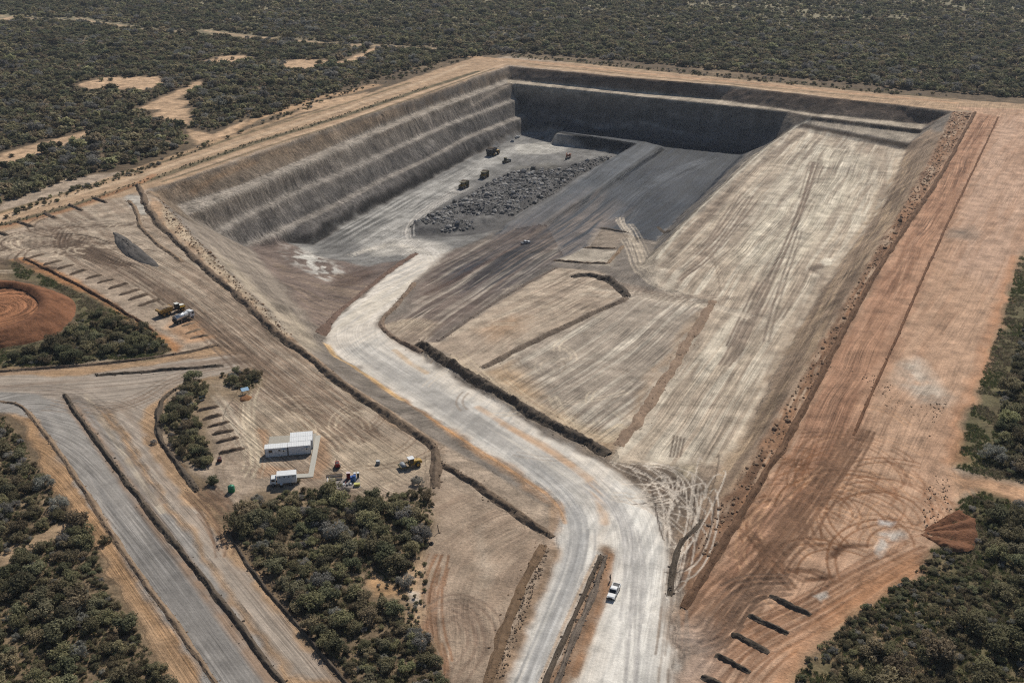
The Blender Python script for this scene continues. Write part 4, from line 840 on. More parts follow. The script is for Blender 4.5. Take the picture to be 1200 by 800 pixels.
bays([((213,382),(228,378)), ((217,391),(236,385.5)), ((223,397),(245,392.5))], ['low windrow right beside the silver tanker truck', 'middle windrow between tanker truck and road junction', 'windrow nearest the road junction below the tanker truck'], 'windrows below the tanker truck', .7, 1.8, BRN)

# heaps
def heap(name, label, outline, h, mat, cat, rough=.25, rings=9, flat_top=.0, seed=1, shape=1.0, sub=1):
    pw = GP(outline); pw = smooth(np.vstack([pw, pw[:1]]), 2)[:-1]; c = pw.mean(0); n = len(pw); P = []
    for k in range(rings + 1):
        u = k / rings; r = 1 - u * (1 - flat_top); xy = c + (pw - c) * r
        xy = xy + np.stack([fbm(pw[:, 0] / 3 + k, pw[:, 1] / 3, 2, seed), fbm(pw[:, 0] / 3, pw[:, 1] / 3 + k, 2, seed + 1)], 1) * .3
        z = h * (math.sin(min(u * shape, 1) * math.pi / 2)) + (h * rough * .5 * fbm(xy[:, 0] / 1.5, xy[:, 1] / 1.5, 3, seed + 2) if k else -.3)
        P.append(np.c_[xy, hgt(xy[:, 0], xy[:, 1]) + z])
    g0 = float(hgt(*c)); org = np.array([c[0], c[1], g0])
    P = np.array(P); vi = np.arange((rings + 1) * n).reshape(rings + 1, n); vj = np.roll(vi, -1, 1)
    q = np.stack([vi[:-1], vj[:-1], vj[1:], vi[1:]], -1).reshape(-1, 4)
    V = np.vstack([P.reshape(-1, 3), [[c[0], c[1], P[-1, :, 2].mean()]]]) - org
    cap = [(int(vi[-1, i]), int(vj[-1, i]), len(V) - 1) for i in range(n)]
    me = bpy.data.meshes.new(name); me.from_pydata(V.tolist(), [], [tuple(map(int, f)) for f in q] + cap)
    bm = bmesh.new(); bm.from_mesh(me); bmesh.ops.recalc_face_normals(bm, faces=bm.faces); bm.to_mesh(me); bm.free()
    me.polygons.foreach_set('use_smooth', np.ones(len(me.polygons), bool)); me.materials.append(mat)
    o = bpy.data.objects.new(name, me); COL.objects.link(o); o.location = org
    return tag(o, label, cat) if label else o
heap('gravel_heap', 'long lens-shaped heap of dark grey gravel in the tyre-marked yard', [(131,271),(141,274),(162,288),(193,315),(175,312),(150,303),(136,290)], 1.9, DGR, 'heap', .9, 10)
# red mound with a dished top
mound = thing('red_soil_mound', 'round red soil mound with a dished wheel-marked top at the left edge', 'mound', (0, 0, 0))
oc = [(-60,330),(0,328),(40,335),(79,346),(91,357),(86,377),(60,397),(0,409),(-60,414),(-100,372)]
ic = [(-60,340),(0,334),(33,338),(54,353),(46,369),(20,380),(0,387),(-60,392),(-80,365)]
def loop_resample(p, n):
    p = smooth(np.vstack([p, p[:1]]), 3); d = np.r_[0, np.cumsum(np.linalg.norm(np.diff(p, axis=0), axis=1))]; t = np.linspace(0, d[-1], n, endpoint=False)
    return np.stack([np.interp(t, d, p[:, 0]), np.interp(t, d, p[:, 1])], 1)
MH = 4.2
outw = GP(oc); inw = np.array([at(x, y, MH)[:2] for x, y in ic]); mc = inw.mean(0)
ang = np.linspace(-math.pi, math.pi, 160, endpoint=False)
def polar(pw):
    p = loop_resample(pw, 400) - mc; a = np.arctan2(p[:, 1], p[:, 0]); o_ = np.argsort(a); r = np.hypot(p[:, 0], p[:, 1])
    return np.interp(ang, a[o_], r[o_], period=2 * math.pi)
ro, ri = polar(outw), polar(inw); ro = np.maximum(ro, ri + 3); cs, sn = np.cos(ang), np.sin(ang)
far = np.clip(sn * 1.2 + .3, 0, 1)                                     # the far side carries a ridge
def rings(levels):
    P = []
    for k, (r, z) in enumerate(levels):
        r = r * (1 + .012 * fbm(ang * 9, ang * 0 + k, 3, 300)); P.append(np.stack([r * cs, r * sn, z + .22 * fbm(ang * 14, ang * 0 + k * 2.3, 3, 310) * (1 if k else 0)], 1))
    return np.array(P)
def rings_obj(name, P, mat, closed_center):
    k, n, _ = P.shape; vi = np.arange(k * n).reshape(k, n); vj = np.roll(vi, -1, 1)
    q = np.stack([vi[:-1], vj[:-1], vj[1:], vi[1:]], -1).reshape(-1, 4)
    rr_ = np.hypot(P[..., 0], P[..., 1]); A_ = np.broadcast_to(ang, rr_.shape)
    sv = fbm(rr_ / (.8 if closed_center else 2.5), A_ * (.5 if closed_center else 16), 3, 345)[..., None]; base_ = srgb(140, 97, 68) if closed_center else srgb(122, 83, 58)
    cl_ = base_ * (1 + (.95 if closed_center else .4) * sv)
    me = mesh_np(name, P.reshape(-1, 3), q, np.clip(cl_, .01, .9).reshape(-1, 3)); me.materials.append(M['ground'])
    o = bpy.data.objects.new(name, me); COL.objects.link(o); o.parent = mound; return o
mound.location = (mc[0], mc[1], float(hgt(*mc)))
L1 = [(ro + .4, 0 * ang - .4)] + [(ro + (ri + 1.5 - ro) * u, (MH + 1.4 * far) * (u ** .9) + .7 * fbm(ang * 18, ang * 0 + u * 3, 4, 320) * math.sin(u * 3)) for u in np.linspace(0.06, 1, 12)] + [(ri + .6, MH + 1.5 * far), (ri - .2, MH + 1.2 * far), (ri - 1.6, MH - .2 + .2 * far)]
rings_obj('outer_slope', rings(L1), REDD, False)
L2 = [(ri - 1.4, MH - .25 + 0 * ang)] + [((ri - 1.4) * u, MH - .5 - .4 * (1 - u) + (.04 * np.sin(u * 60 + 2 * fbm(ang * 2, ang * 0, 2, 330)) + .07 * fbm(ang * 0 + u * 30, ang * .8, 3, 331)) + 0 * ang) for u in np.linspace(.95, .02, 90)]
rings_obj('dished_top', rings(L2), REDS, True)
# fan of red soil tipped at the end of the track
fa = G(1076, 624); fo = smooth(np.array([G(1112,607)] + [G(*p) for p in ((1119,602),(1132,602),(1142,608),(1145,620),(1142,640),(1130,649),(1118,650))]), 2)
fu = np.linspace(0, 1, 26); fv = np.linspace(0, 1, 60); fol = np.stack([np.interp(fv, np.linspace(0, 1, len(fo)), fo[:, i]) for i in (0, 1)], 1)
FP = fa + (fol - fa)[None] * (fu[:, None] * (1.0 + .12 * fbm(fv * 9, fv * 0, 3, 339))[None])[..., None]
fz = 1.3 * np.clip(fu * 1.25, 0, 1)[:, None] ** 1.2 * np.clip((1.06 - fu) / .14, 0, 1)[:, None] * (.25 + .75 * np.abs(np.sin(fv * math.pi * 5.2 + .4 + .9 * np.sin(fv * 11))))[None] * np.clip(np.minimum(fv, 1 - fv) * 9, 0, 1)[None] ** .5
fz = fz + .45 * fbm(FP[..., 0] / 1.0, FP[..., 1] / 1.0, 4, 340) * np.clip(fu * 3, 0, 1)[:, None] - .08
V = np.stack([FP[..., 0], FP[..., 1], hgt(FP[..., 0], FP[..., 1]) + fz], -1).reshape(-1, 3); vi = np.arange(26 * 60).reshape(26, 60)
q = np.stack([vi[:-1, :-1], vi[1:, :-1], vi[1:, 1:], vi[:-1, 1:]], -1).reshape(-1, 4); org = V.mean(0)
me = mesh_np('soil_fan', V - org, q); me.materials.append(S(124, 86, 62, 'fan_red_soil', .8, 1.0, .5)); o = bpy.data.objects.new('soil_fan', me); COL.objects.link(o); o.location = org
tag(o, 'fan-shaped ridged heap of dark red soil beside the bush on the right', 'heap')

# ------------------------------------------------------------------ rocks
def rocks(name, label, pts, sizes, mat, cat, lift=.15, seed=1):
    rg = np.random.default_rng(seed); VS, FS, o_ = [], [], 0
    g = hgt(pts[:, 0], pts[:, 1])
    for (x, y), z, s_ in zip(pts, g, sizes):
        b = base_rock[rg.integers(6)]; a = rg.uniform(0, 6.28); c_, s2 = math.cos(a), math.sin(a)
        v = b @ np.array([[c_, s2, 0], [-s2, c_, 0], [0, 0, 1]]) * s_ + (x, y, z + s_ * lift)
        VS.append(v); FS.append(rock_f + o_); o_ += len(v)
    V = np.concatenate(VS); org = V.mean(0)
    me = mesh_np(name, V - org, np.concatenate(FS), smoothf=False); me.materials.append(mat)
    o = bpy.data.objects.new(name, me); COL.objects.link(o); o.location = org; o['kind'] = 'stuff'; o['label'] = label; o['category'] = cat; return o
def scatter(poly, n, seed, pw=None):
    pw = GP(poly) if pw is None else pw; rg = np.random.default_rng(seed); lo, hi = pw.min(0), pw.max(0); out_ = np.zeros((0, 2))
    for _ in range(400):
        if len(out_) >= n: break
        p = rg.uniform(lo, hi, (n * 3, 2)); out_ = np.vstack([out_, p[inside(p[:, 0], p[:, 1], pw)]])
    return out_[:n]
# blasted rock on the pit floor (the heap itself is part of the floor mesh; the loose blocks lie on it)
rg = np.random.default_rng(5)
rp = scatter(rubble, 5200, 91); keep = vnoise(rp[:, 0] / 14, rp[:, 1] / 14, 92) + .7 * np.clip((rp[:, 1] - 560) / 120, 0, 1) > .45
rp = rp[keep]; sz = np.clip(rg.lognormal(-.55, .7, len(rp)), .2, 3.2)
rocks('blasted_rock', 'loose grey blocks of blasted rock heaped on the pit floor', rp[::2], sz[::2] * 1.15, S(156, 153, 148, 'blasted_rock_grey', .2, 1.0, .45), 'rock rubble')
rocks('dark_blasted_rock', 'dark blocks of blasted coal mixed through the rock heap on the pit floor', rp[1::2], sz[1::2], S(96, 95, 93, 'blasted_rock_dark', .2, 1.0, .4), 'rock rubble')
rp = np.vstack([scatter([(1117,131),(1138,133),(1075,245),(1025,315),(975,408),(935,490),(893,555),(860,610),(830,660),(815,640),(850,580),(897,515),(959,410),(1022,303),(1082,203)], 1500, 93), scatter([(185,230),(230,278),(280,330),(345,395),(330,392),(255,318),(195,262)], 450, 95)])
rocks('rim_rubble', 'scattered broken rock and clods along the pit rim', rp, rg.lognormal(-.75, .5, len(rp)), S(138, 114, 92, 'rim_rock', .2, 1.2, .5), 'rock rubble', seed=4)
rp = np.vstack([scatter(p, n, 97 + i) for i, (p, n) in enumerate((([(266,618),(272,620),(405,795),(396,797)], 240), ([(1085,560),(1110,555),(1120,600),(1095,640),(1080,610)], 130), ([(575,790),(636,645),(646,640),(590,795)], 260), ([(700,655),(715,652),(660,796),(646,796)], 200), ([(955,430),(1000,430),(1040,480),(1110,470),(1090,520),(1040,440)], 120)))])
rocks('soil_clods', 'small dark soil clods strewn beside the berms and track edges', rp, rg.uniform(.15, .55, len(rp)), DBR, 'clods', seed=6)

# ------------------------------------------------------------------ site camp
def on(px, py): return G3(px, py)
camp_rz = heading((312, 535), (362, 531))
def container(px, py, label, windows=(), group='white site containers', rz=camp_rz, L=6.06, door=True, wallmat=None):
    p = on(px, py); t = thing('container', label, 'container', p + Vector((0, 0, .12)), rz, group)
    Wd, H_ = 2.44, 2.6
    m = MB().box((0, 0, H_ + .03), (L + .08, Wd + .08, .1))
    for k in range(9): m.box((-L / 2 + .5 + k * (L - 1) / 8, 0, H_ + .11), (.12, Wd - .2, .05))
    m.part('roof', WHITE, t)
    m = MB().box((0, 0, H_ / 2), (L, Wd, H_ - .04))
    n = 22
    for k in range(n):
        for s_ in (-1, 1): m.box((-L / 2 + .25 + k * (L - .5) / (n - 1), s_ * (Wd / 2 + .012), H_ / 2), (.12, .03, H_ - .4))
    m.part('body', wallmat or SHEETW, t)
    for s_ in (-1, 1):
        for e in (-1, 1): MB().box((e * (L / 2 - .06), s_ * (Wd / 2 - .04), H_ / 2), (.16, .16, H_)).part('corner_post', GREYM, t)
    for (x, z, w, h) in windows:
        f = MB().box((x, -Wd / 2 - .03, z), (w + .14, .05, h + .14)).part('window', GREYM, t); MB().box((x, -Wd / 2 - .065, z), (w, .03, h)).part('pane', GLASS, f)
    if windows or 'plain' in label:
        ac = MB().box((L / 2 - 1.0, -Wd / 2 - .28, 1.9), (.85, .45, .6)).part('air_conditioner', CREAM, t, bevel=.03); MB().cyl((L / 2 - 1.0, -Wd / 2 - .5, 1.9), (L / 2 - 1.0, -Wd / 2 - .53, 1.9), .22, 12).part('fan_grille', DARK, ac)
    if door:
        d = MB().box((L / 2 + .02, -.58, H_ / 2), (.05, 1.1, H_ - .3)).part('door', SHEETW, t); MB().box((L / 2 + .07, -.15, H_ / 2), (.05, .05, H_ - .5)).part('locking_bar', GREYM, d)
        d = MB().box((L / 2 + .02, .58, H_ / 2), (.05, 1.1, H_ - .3)).part('door', SHEETW, t); MB().box((L / 2 + .07, .15, H_ / 2), (.05, .05, H_ - .5)).part('locking_bar', GREYM, d)
    return t
container(324.5, 532.5, 'white site container with two dark windows, front left of the camp', [(-1.5, 1.75, .9, .75), (.9, 1.9, .45, .35)])
container(351.5, 530.0, 'plain white container in front of the two roofs, right of the windowed one', [])
c2 = on(351.5, 530.0); ux, uy = math.cos(camp_rz + math.pi / 2), math.sin(camp_rz + math.pi / 2)
def cshift(d, lab):
    t = container(351.5, 530.0, lab, [], door=True); t.location = c2 + Vector((ux * d + .5, uy * d, .12)); return t
cshift(2.75, 'white container directly behind the plain front container, middle of three'); cshift(5.35, 'rearmost white container of the camp, behind the other three')
def slab(name, label, pts, z=.12, mat=CONC):
    pw = GP(pts); c = pw.mean(0); zt = float(max(hgt(pw[:, 0], pw[:, 1]))) + z; n = len(pw)
    vs = [(x - c[0], y - c[1], 0) for x, y in pw] + [(x - c[0], y - c[1], -.5) for x, y in pw]
    me = bpy.data.meshes.new(name); me.from_pydata(vs, [], [tuple(range(n))] + [(i, i + n, (i + 1) % n + n, (i + 1) % n) for i in range(n)])
    bm = bmesh.new(); bm.from_mesh(me); bmesh.ops.recalc_face_normals(bm, faces=bm.faces); bm.to_mesh(me); bm.free(); me.materials.append(mat)
    o = bpy.data.objects.new(name, me); COL.objects.link(o); o.location = (c[0], c[1], zt); return tag(o, label, 'paving')
slab('concrete_pad', 'beige pad under and behind the white site containers', [(312,535.5),(316,512),(344,510),(371,508),(365,531.5)], .06)
slab('concrete_walkway', 'pale L-shaped concrete walkway around the container camp', [(370,511),(376,510.5),(367,559),(340,560.5),(341,556),(361.5,555)], .13, flat('pale_concrete', (.50, .47, .40), .9, 0, .15))
# vehicles: +X is forward
def wheel(parent, x, y, r, w, rim=GREYM, name='wheel'):
    t = MB().cyl((x, y - w / 2, r), (x, y + w / 2, r), r, 18).part(name, RUB, parent)
    MB().cyl((x, y - w / 2 - .02, r), (x, y + w / 2 + .02, r), r * .55, 12).part('rim', rim, t); return t
def box_truck():
    p = on(333.5, 566.5); t = thing('box_truck', 'white truck with four small windows in its box body beside the walkway', 'truck', p, camp_rz + math.pi)
    MB().box((0, 0, .75), (6.6, .9, .25)).part('chassis', DARK, t)
    b = MB().box((-.75, 0, 2.05), (5.0, 2.4, 2.3)).part('box_body', SHEETW, t, bevel=.03); MB().box((-.75, 0, 3.23), (5.04, 2.44, .07)).part('roof', WHITE, b)
    for x in (-2.45, -1.3, -.2, .95):
        for s_ in (-1, 1): MB().box((x, s_ * 1.21, 2.75), (.34, .04, .3)).part('window', GLASS, b)
    c = MB().prism([(2.0, .7), (3.55, .7), (3.6, 1.5), (3.25, 2.35), (2.0, 2.4)], -1.1, 1.1, .08).part('cab', WHITE, t, bevel=.05)
    MB().prism([(3.3, 1.55), (3.62, 1.55), (3.38, 2.2), (3.28, 2.2)], -.95, .95).part('windscreen', GLASS, c)
    for s_ in (-1, 1): MB().box((2.75, s_ * 1.1, 1.85), (.8, .06, .5)).part('side_window', GLASS, c)
    for s_ in (-1, 1): MB().box((3.6, s_ * .85, .95), (.08, .25, .2)).part('headlight', LAMP, t)
    for x in (2.8, -1.6):
        for s_ in (-1, 1): wheel(t, x, s_ * .98, .48, .32)
box_truck()
# small things around the camp
p = on(330, 570.5); t = thing('water_can', 'small white-topped drum in the shadow of the white box truck', 'drum', p); MB().cyl((0, 0, 0), (0, 0, .8), .35).part('drum_body', DARK, t); MB().cyl((0, 0, .8), (0, 0, .92), .36).part('lid', WHITE, t)
p = on(271.5, 575.5); t = thing('water_tank', 'green round plastic water tank by the lone dark tree', 'tank', p)
b = MB().cyl((0, 0, 0), (0, 0, 1.55), .86, 24).part('tank_body', GREEN, t, True); m = MB()
for k in range(5): m.cyl((0, 0, .2 + k * .3), (0, 0, .27 + k * .3), .89, 24)
m.part('rib', GREEN, b); r_ = MB().cyl((0, 0, 1.55), (0, 0, 1.9), .86, 24, .3).part('domed_top', flat('pale_green_plastic', (.10, .38, .22), .5, 0, .1), t, True); MB().cyl((0, 0, 1.88), (0, 0, 2.0), .24, 14).part('lid', GREEN, r_)
def trailer_unit(px, py, rz, label, body, s=1.0, mast=True):
    t = thing('generator_trailer', label, 'trailer', on(px, py), rz, scale=s)
    b = MB().box((0, 0, .95), (1.9, 1.2, .9), (.96, .92)).part('engine_cover', body, t, bevel=.04); MB().box((-.2, 0, 1.45), (.9, .8, .1)).part('top_panel', DARK, b)
    MB().box((0, 0, .42), (2.2, 1.1, .14)).part('chassis', DARK, t); MB().prism([(1.0, .36), (2.3, .3), (2.3, .42), (1.0, .5)], -.08, .08).part('drawbar', DARK, t)
    for s_ in (-1, 1): wheel(t, -.1, s_ * .72, .36, .22, WHITE)
    if mast: MB().cyl((.5, 0, 1.4), (.55, 0, 2.4), .07, 8).part('exhaust_stack', DARK, t)
trailer_unit(395.5, 547, heading((395, 548), (394, 538)), 'small red engine trailer on bare ground above the storage yard', RED)
trailer_unit(257.5, 540.5, R(100), 'tiny dark red machine with white cap below the lowest bay windrow', DRED, .8)
p = on(443, 543.5); t = thing('concrete_block', 'grey rounded block with pale top standing alone left of the roller', 'block', p); MB().box((0, 0, .5), (1.15, 1.0, 1.0), (.86, .86)).part('block_body', GREYM, t, bevel=.12); MB().box((0, 0, 1.02), (.9, .8, .1)).part('pale_cap', flat('pale_grey', (.55, .55, .53), .7, 0, .1), t, bevel=.03)
p = on(514.5, 623.5); t = thing('leaning_post', 'thin dark leaning post at the edge of the brown clearing', 'post', p); MB().cyl((0, 0, -.2), (-.35, .25, 1.9), .11, 8, .08).part('pole', DARK, t); MB().cyl((-.35, .25, 1.9), (-.38, .27, 1.98), .12, 8, .1).part('post_cap', DARK, t); MB().box((.15, -.1, .05), (.5, .5, .2), (.7, .7)).part('footing', DBR, t)
p = on(505.5, 637); t = thing('old_tyre', 'black tyre lying near the leaning post beside the thicket', 'tyre', p)
def torus(R_, r_, n=20, m=8, z=.0):
    b = MB(); vs = [((R_ + r_ * math.cos(v)) * math.cos(u), (R_ + r_ * math.cos(v)) * math.sin(u), z + r_ * math.sin(v)) for u in np.linspace(0, 2 * math.pi, n, endpoint=False) for v in np.linspace(0, 2 * math.pi, m, endpoint=False)]
    return b.add(vs, [(i * m + j, ((i + 1) % n) * m + j, ((i + 1) % n) * m + (j + 1) % m, i * m + (j + 1) % m) for i in range(n) for j in range(m)])
torus(.42, .18, z=.16).part('tyre_body', RUB, t, True)
# blue-roofed shelter under the trees
t = thing('blue_shelter', 'pale blue sheet on posts under the tree above the parking bays', 'shelter', on(287.5, 461), heading((283, 459), (292, 457)))
MB().add([(-1.15, -.75, 1.3), (1.15, -.75, 1.3), (1.15, .75, 1.75), (-1.15, .75, 1.75), (-1.15, -.75, 1.24), (1.15, -.75, 1.24), (1.15, .75, 1.69), (-1.15, .75, 1.69)], [(0, 1, 2, 3), (7, 6, 5, 4), (0, 4, 5, 1), (1, 5, 6, 2), (2, 6, 7, 3), (3, 7, 4, 0)]).part('sheet_roof', LBLUE, t)
for x in (-1, 1):
    for y, z in ((-.65, 1.25), (.65, 1.65)): MB().cyl((x, y, 0), (x, y, z), .06, 8).part('post', DARK, t)
heap('soil_heap', 'small orange soil heap just below the blue sheet shelter', [(280,467),(287,464.5),(295,463),(297,466),(289,470),(281,471)], 1.1, ORB, 'heap', .3, 5)
t = thing('scrap_panel', 'grey-green metal panel lying at the top of the six bays', 'panel', on(237, 465), heading((234, 466), (241, 463))); MB().box((0, 0, .35), (1.9, .8, .08)).part('sheet', flat('grey_green_metal', (.30, .36, .36), .5, .3, .2), t); MB().box((0, 0, .16), (1.7, .5, .3)).part('timber_support', DARK, t)
t = thing('dark_beam', 'short dark beam lying above the topmost bay windrow', 'beam', on(236, 470), heading((232, 471), (240, 468))); MB().box((0, 0, .2), (2.0, .35, .35)).part('beam_web', DARK, t, bevel=.03); MB().box((0, 0, .39), (2.0, .5, .06)).part('beam_flange', DARK, t)
# storage yard with coloured stock
yz = heading((384, 563), (422, 560))
def yp(px, py): return on(px, py)
t = thing('drum', 'left blue drum standing in the storage yard', 'drum', yp(412.5, 564)); MB().cyl((0, 0, 0), (0, 0, 1.5), .42).part('drum_body', BLUE, t, True); MB().cyl((0, 0, 1.5), (0, 0, 1.6), .44).part('rim_ring', BLUE, t)
t = thing('drum', 'right blue drum standing in the storage yard beside the capped post', 'drum', yp(415.5, 563.5)); MB().cyl((0, 0, 0), (0, 0, 1.7), .42).part('drum_body', flat('mid_blue_plastic', (.10, .22, .50), .5, 0, .2), t, True); MB().cyl((0, 0, 1.7), (0, 0, 1.8), .44).part('rim_ring', BLUE, t)
for x, y, lab in ((416, 560, 'white-capped dark post standing behind the blue drums'), (419.8, 559.5, 'white-capped dark post at the upper right corner of storage yard')):
    t = thing('capped_post', lab, 'post', yp(x, y)); MB().cyl((0, 0, 0), (0, 0, 1.5), .28).part('post_body', DARK, t); MB().cyl((0, 0, 1.5), (0, 0, 1.62), .36).part('white_cap', WHITE, t)
t = thing('tool_cabinet', 'tall dark red cabinet in the storage yard left of the blue drums', 'cabinet', yp(408.5, 560.5), yz); MB().box((0, 0, .9), (1.0, .8, 1.8)).part('cabinet_body', DRED, t, bevel=.03); MB().box((0, 0, 1.83), (1.1, .9, .06)).part('cabinet_top', flat('pinkish_white', (.62, .5, .48), .6), t); MB().box((0, -.42, .9), (.9, .04, 1.6)).part('door', RED, t)
t = thing('plank', 'dark red leaning plank beside the cabinet in the storage yard', 'plank', yp(405.5, 565), yz + 1.2); MB().box((0, 0, .3), (2.2, .3, .12)).part('board', DRED, t); MB().box((.6, 0, .12), (.2, .4, .24)).part('rest_block', DARK, t)
t = thing('crate', 'pale yellow crate at the lower right corner of storage yard', 'crate', yp(418.5, 569), yz); MB().box((0, 0, .35), (1.5, .8, .7)).part('crate_body', PYEL, t, bevel=.03); MB().box((0, 0, .73), (1.55, .85, .06)).part('lid', PYEL, t)
for k, (x, y, w, lab) in enumerate(((393, 570, 1.1, 'white bag leftmost in the line of bags along the yard front'), (398.5, 569.5, .9, 'white bag second from left in the yard front line'), (402.5, 568.5, 1.2, 'grey-white bag in the middle of the yard front line'), (407, 568.5, .9, 'white bag second from right in the yard front line'), (411, 567.5, 1.1, 'white bag rightmost in the yard front line beside the crate'))):
    t = thing('stuffed_bag', lab, 'bag', yp(x, y), .5 * k, 'white bags in the storage yard'); MB().box((0, 0, .26), (w, .75, .52), (.7, .7)).part('bag_body', WHITE if k % 2 == 0 else GREYM, t, bevel=.12); MB().box((w * .3, 0, .52), (.22, .2, .14), (.6, .6)).part('tied_neck', WHITE, t)
t = thing('white_rail', 'short white rail along the left side of the storage yard', 'rail', yp(383.8, 567), heading((384, 560), (383.5, 573))); MB().box((0, 0, .75), (3.6, .12, .12)).part('rail_bar', WHITE, t)
for x in (-1.7, 0, 1.7): MB().box((x, 0, .35), (.14, .14, .8)).part('rail_post', WHITE, t)
for x, y, l, lab in ((392, 557.5, 4.2, 'dark plank stack along the top left of the storage yard'), (397, 561, 1.8, 'short dark plank stack inside the storage yard')):
    t = thing('plank_stack', lab, 'planks', yp(x, y), yz + .04)
    for k in range(4): MB().box((0, (-.5 + .33 * k), .14 + .05 * (k % 2)), (l, .28, .24)).part('plank', DBR if k % 2 else DARK, t)
slab('yard_sheet', 'grey ground sheet spread inside the small storage yard', [(384.5,573),(386,558),(421,558),(423,571)], .05, flat('grey_sheet', (.30, .26, .23), .9, 0, .35))

# ------------------------------------------------------------------ machines
def pickup(px, py, rz, label, paint=WHITE, scale=1.0, detail=True):
    t = thing('pickup_truck', label, 'pickup', on(px, py), rz, scale=scale)
    W = .92
    b = MB().prism([(-2.6, .55), (-2.6, 1.02), (-.75, 1.05), (1.2, 1.06), (2.35, .98), (2.6, .8), (2.6, .5), (2.2, .42), (-2.3, .42)], -W, W, .06).part('body', paint, t, bevel=.05)
    MB().prism([(1.15, 1.06), (2.3, .985), (2.3, 1.0), (1.2, 1.1)], -.75, .75).part('bonnet', paint, b)
    c = MB().prism([(-.85, 1.03), (1.15, 1.05), (.45, 1.62), (.2, 1.72), (-.65, 1.74), (-.85, 1.6)], -W + .03, W - .03, .17).part('cab', paint, t, bevel=.04)
    MB().prism([(1.12, 1.09), (.5, 1.6), (.56, 1.62), (1.19, 1.09)], -.72, .72).part('windscreen', GLASS, c)
    MB().prism([(-.9, 1.12), (-.86, 1.6), (-.82, 1.6), (-.86, 1.12)], -.66, .66).part('rear_window', GLASS, c)
    for s_ in (-1, 1):
        y0, y1 = (-W + .0, -W + .14) if s_ < 0 else (W - .14, W - .0)
        MB().prism([(-.7, 1.14), (.85, 1.14), (.38, 1.52), (-.65, 1.54)], y0, y1).part('side_window', GLASS, c)
        MB().box((.95, s_ * (W + .1), 1.12), (.12, .2, .16)).part('mirror', DARK, c)
        MB().box((2.56, s_ * .68, .82), (.12, .36, .18)).part('headlight', LAMP, t); MB().box((-2.6, s_ * .8, .82), (.06, .16, .34)).part('tail_light', TAIL, t)
        for x in (-1.62, 1.62): wheel(t, x, s_ * (W - .1), .38, .25, SILV)
    l = MB().box((-1.72, 0, 1.045), (1.66, 1.5, .04)).part('load_bed', DARK, t)
    for s_ in (-1, 1): MB().box((-1.72, s_ * .84, 1.1), (1.72, .1, .12)).part('bed_side', paint, l)
    MB().box((-2.56, 0, 1.08), (.08, 1.6, .12)).part('tailgate', paint, l)
    MB().box((2.64, 0, .55), (.16, 1.7, .22)).part('front_bumper', DARK, t); MB().box((-2.66, 0, .5), (.14, 1.6, .16)).part('rear_bumper', DARK, t); MB().box((2.6, 0, .8), (.06, .9, .2)).part('grille', DARK, t)
    return t
pickup(719, 695.5, heading((726, 680), (711, 711)), 'white double-cab pickup parked on the right haul road beside a standing person')
pickup(616, 285.5, heading((608, 287), (626, 283)), 'silver-white pickup on the brown ramp at the edge of the coal', SILV)
pickup(606, 161.5, heading((600, 162), (612, 160)), 'tiny white pickup parked under the pit wall in the far corner', WHITE)
def haul_truck(px, py, rz, label, s=1.0, body=OLIVE, canopy=GREYM):
    t = thing('haul_truck', label, 'dump truck', on(px, py), rz, 'dump trucks on the pit floor', s)
    MB().box((0, 0, 1.5), (8.2, 1.5, .7)).part('chassis', DARK, t)
    b = MB().prism([(-4.6, 2.7), (-3.9, 1.95), (-.4, 2.1), (1.3, 3.6), (1.4, 4.25), (3.9, 4.6), (3.9, 4.72), (1.2, 4.5), (-4.7, 4.1)], -2.0, 2.0).part('dump_body', body, t)
    for s_ in (-1, 1):
        for k in range(4): MB().box((-3.5 + k * 1.2, s_ * 2.08, 3.1), (.22, .18, 1.7)).part('body_rib', body, b)
    MB().prism([(-4.3, 4.08), (-3, 4.7), (-1, 4.9), (1.0, 4.45)], -1.7, 1.7).part('load', BLK, b)
    MB().box((1.9, 0, 2.5), (3.9, 3.9, .16)).part('deck', YEL, t)
    c = MB().box((2.4, 1.0, 3.25), (1.7, 1.5, 1.4), (.9, .92)).part('cab', YEL, t, bevel=.04); MB().box((3.24, 1.0, 3.4), (.08, 1.25, .8)).part('windscreen', GLASS, c); MB().box((2.4, 1.78, 3.4), (1.2, .06, .7)).part('side_window', GLASS, c)
    MB().box((2.4, 1.0, 3.99), (1.9, 1.7, .1)).part('cab_roof', canopy, c)
    h = MB().prism([(1.9, 1.3), (4.3, 1.3), (4.4, 2.3), (1.9, 2.45)], -1.0, 1.0).part('radiator_housing', YEL, t, bevel=.04); MB().box((4.4, 0, 1.8), (.08, 1.6, .9)).part('grille', DARK, h)
    for s_ in (-1, 1):
        MB().box((4.35, s_ * 1.35, 1.7), (.1, .4, .3)).part('headlight', LAMP, t); MB().prism([(3.9, .9), (4.5, .4), (4.5, 2.5), (4.4, 2.5)], s_ * 1.75 - .1, s_ * 1.75 + .1).part('ladder', GREYM, t)
        wheel(t, 2.6, s_ * 1.75, 1.2, .75, OCH); wheel(t, -2.4, s_ * 1.35, 1.2, .7, OCH); wheel(t, -2.4, s_ * 2.1, 1.2, .7, OCH, 'outer_wheel')
    return t
fr = heading((560, 208), (536, 222))
haul_truck(543.5, 220, fr, 'loaded dump truck leading on the grey haul track, nearest the pit ramp', .95)
haul_truck(567.5, 208, fr + .08, 'loaded dump truck following second on the grey haul track', .95)
haul_truck(578, 181.5, heading((572, 184), (588, 178)), 'largest dump truck with white canopy standing against the pit wall', 1.2, DARK, WHITE)
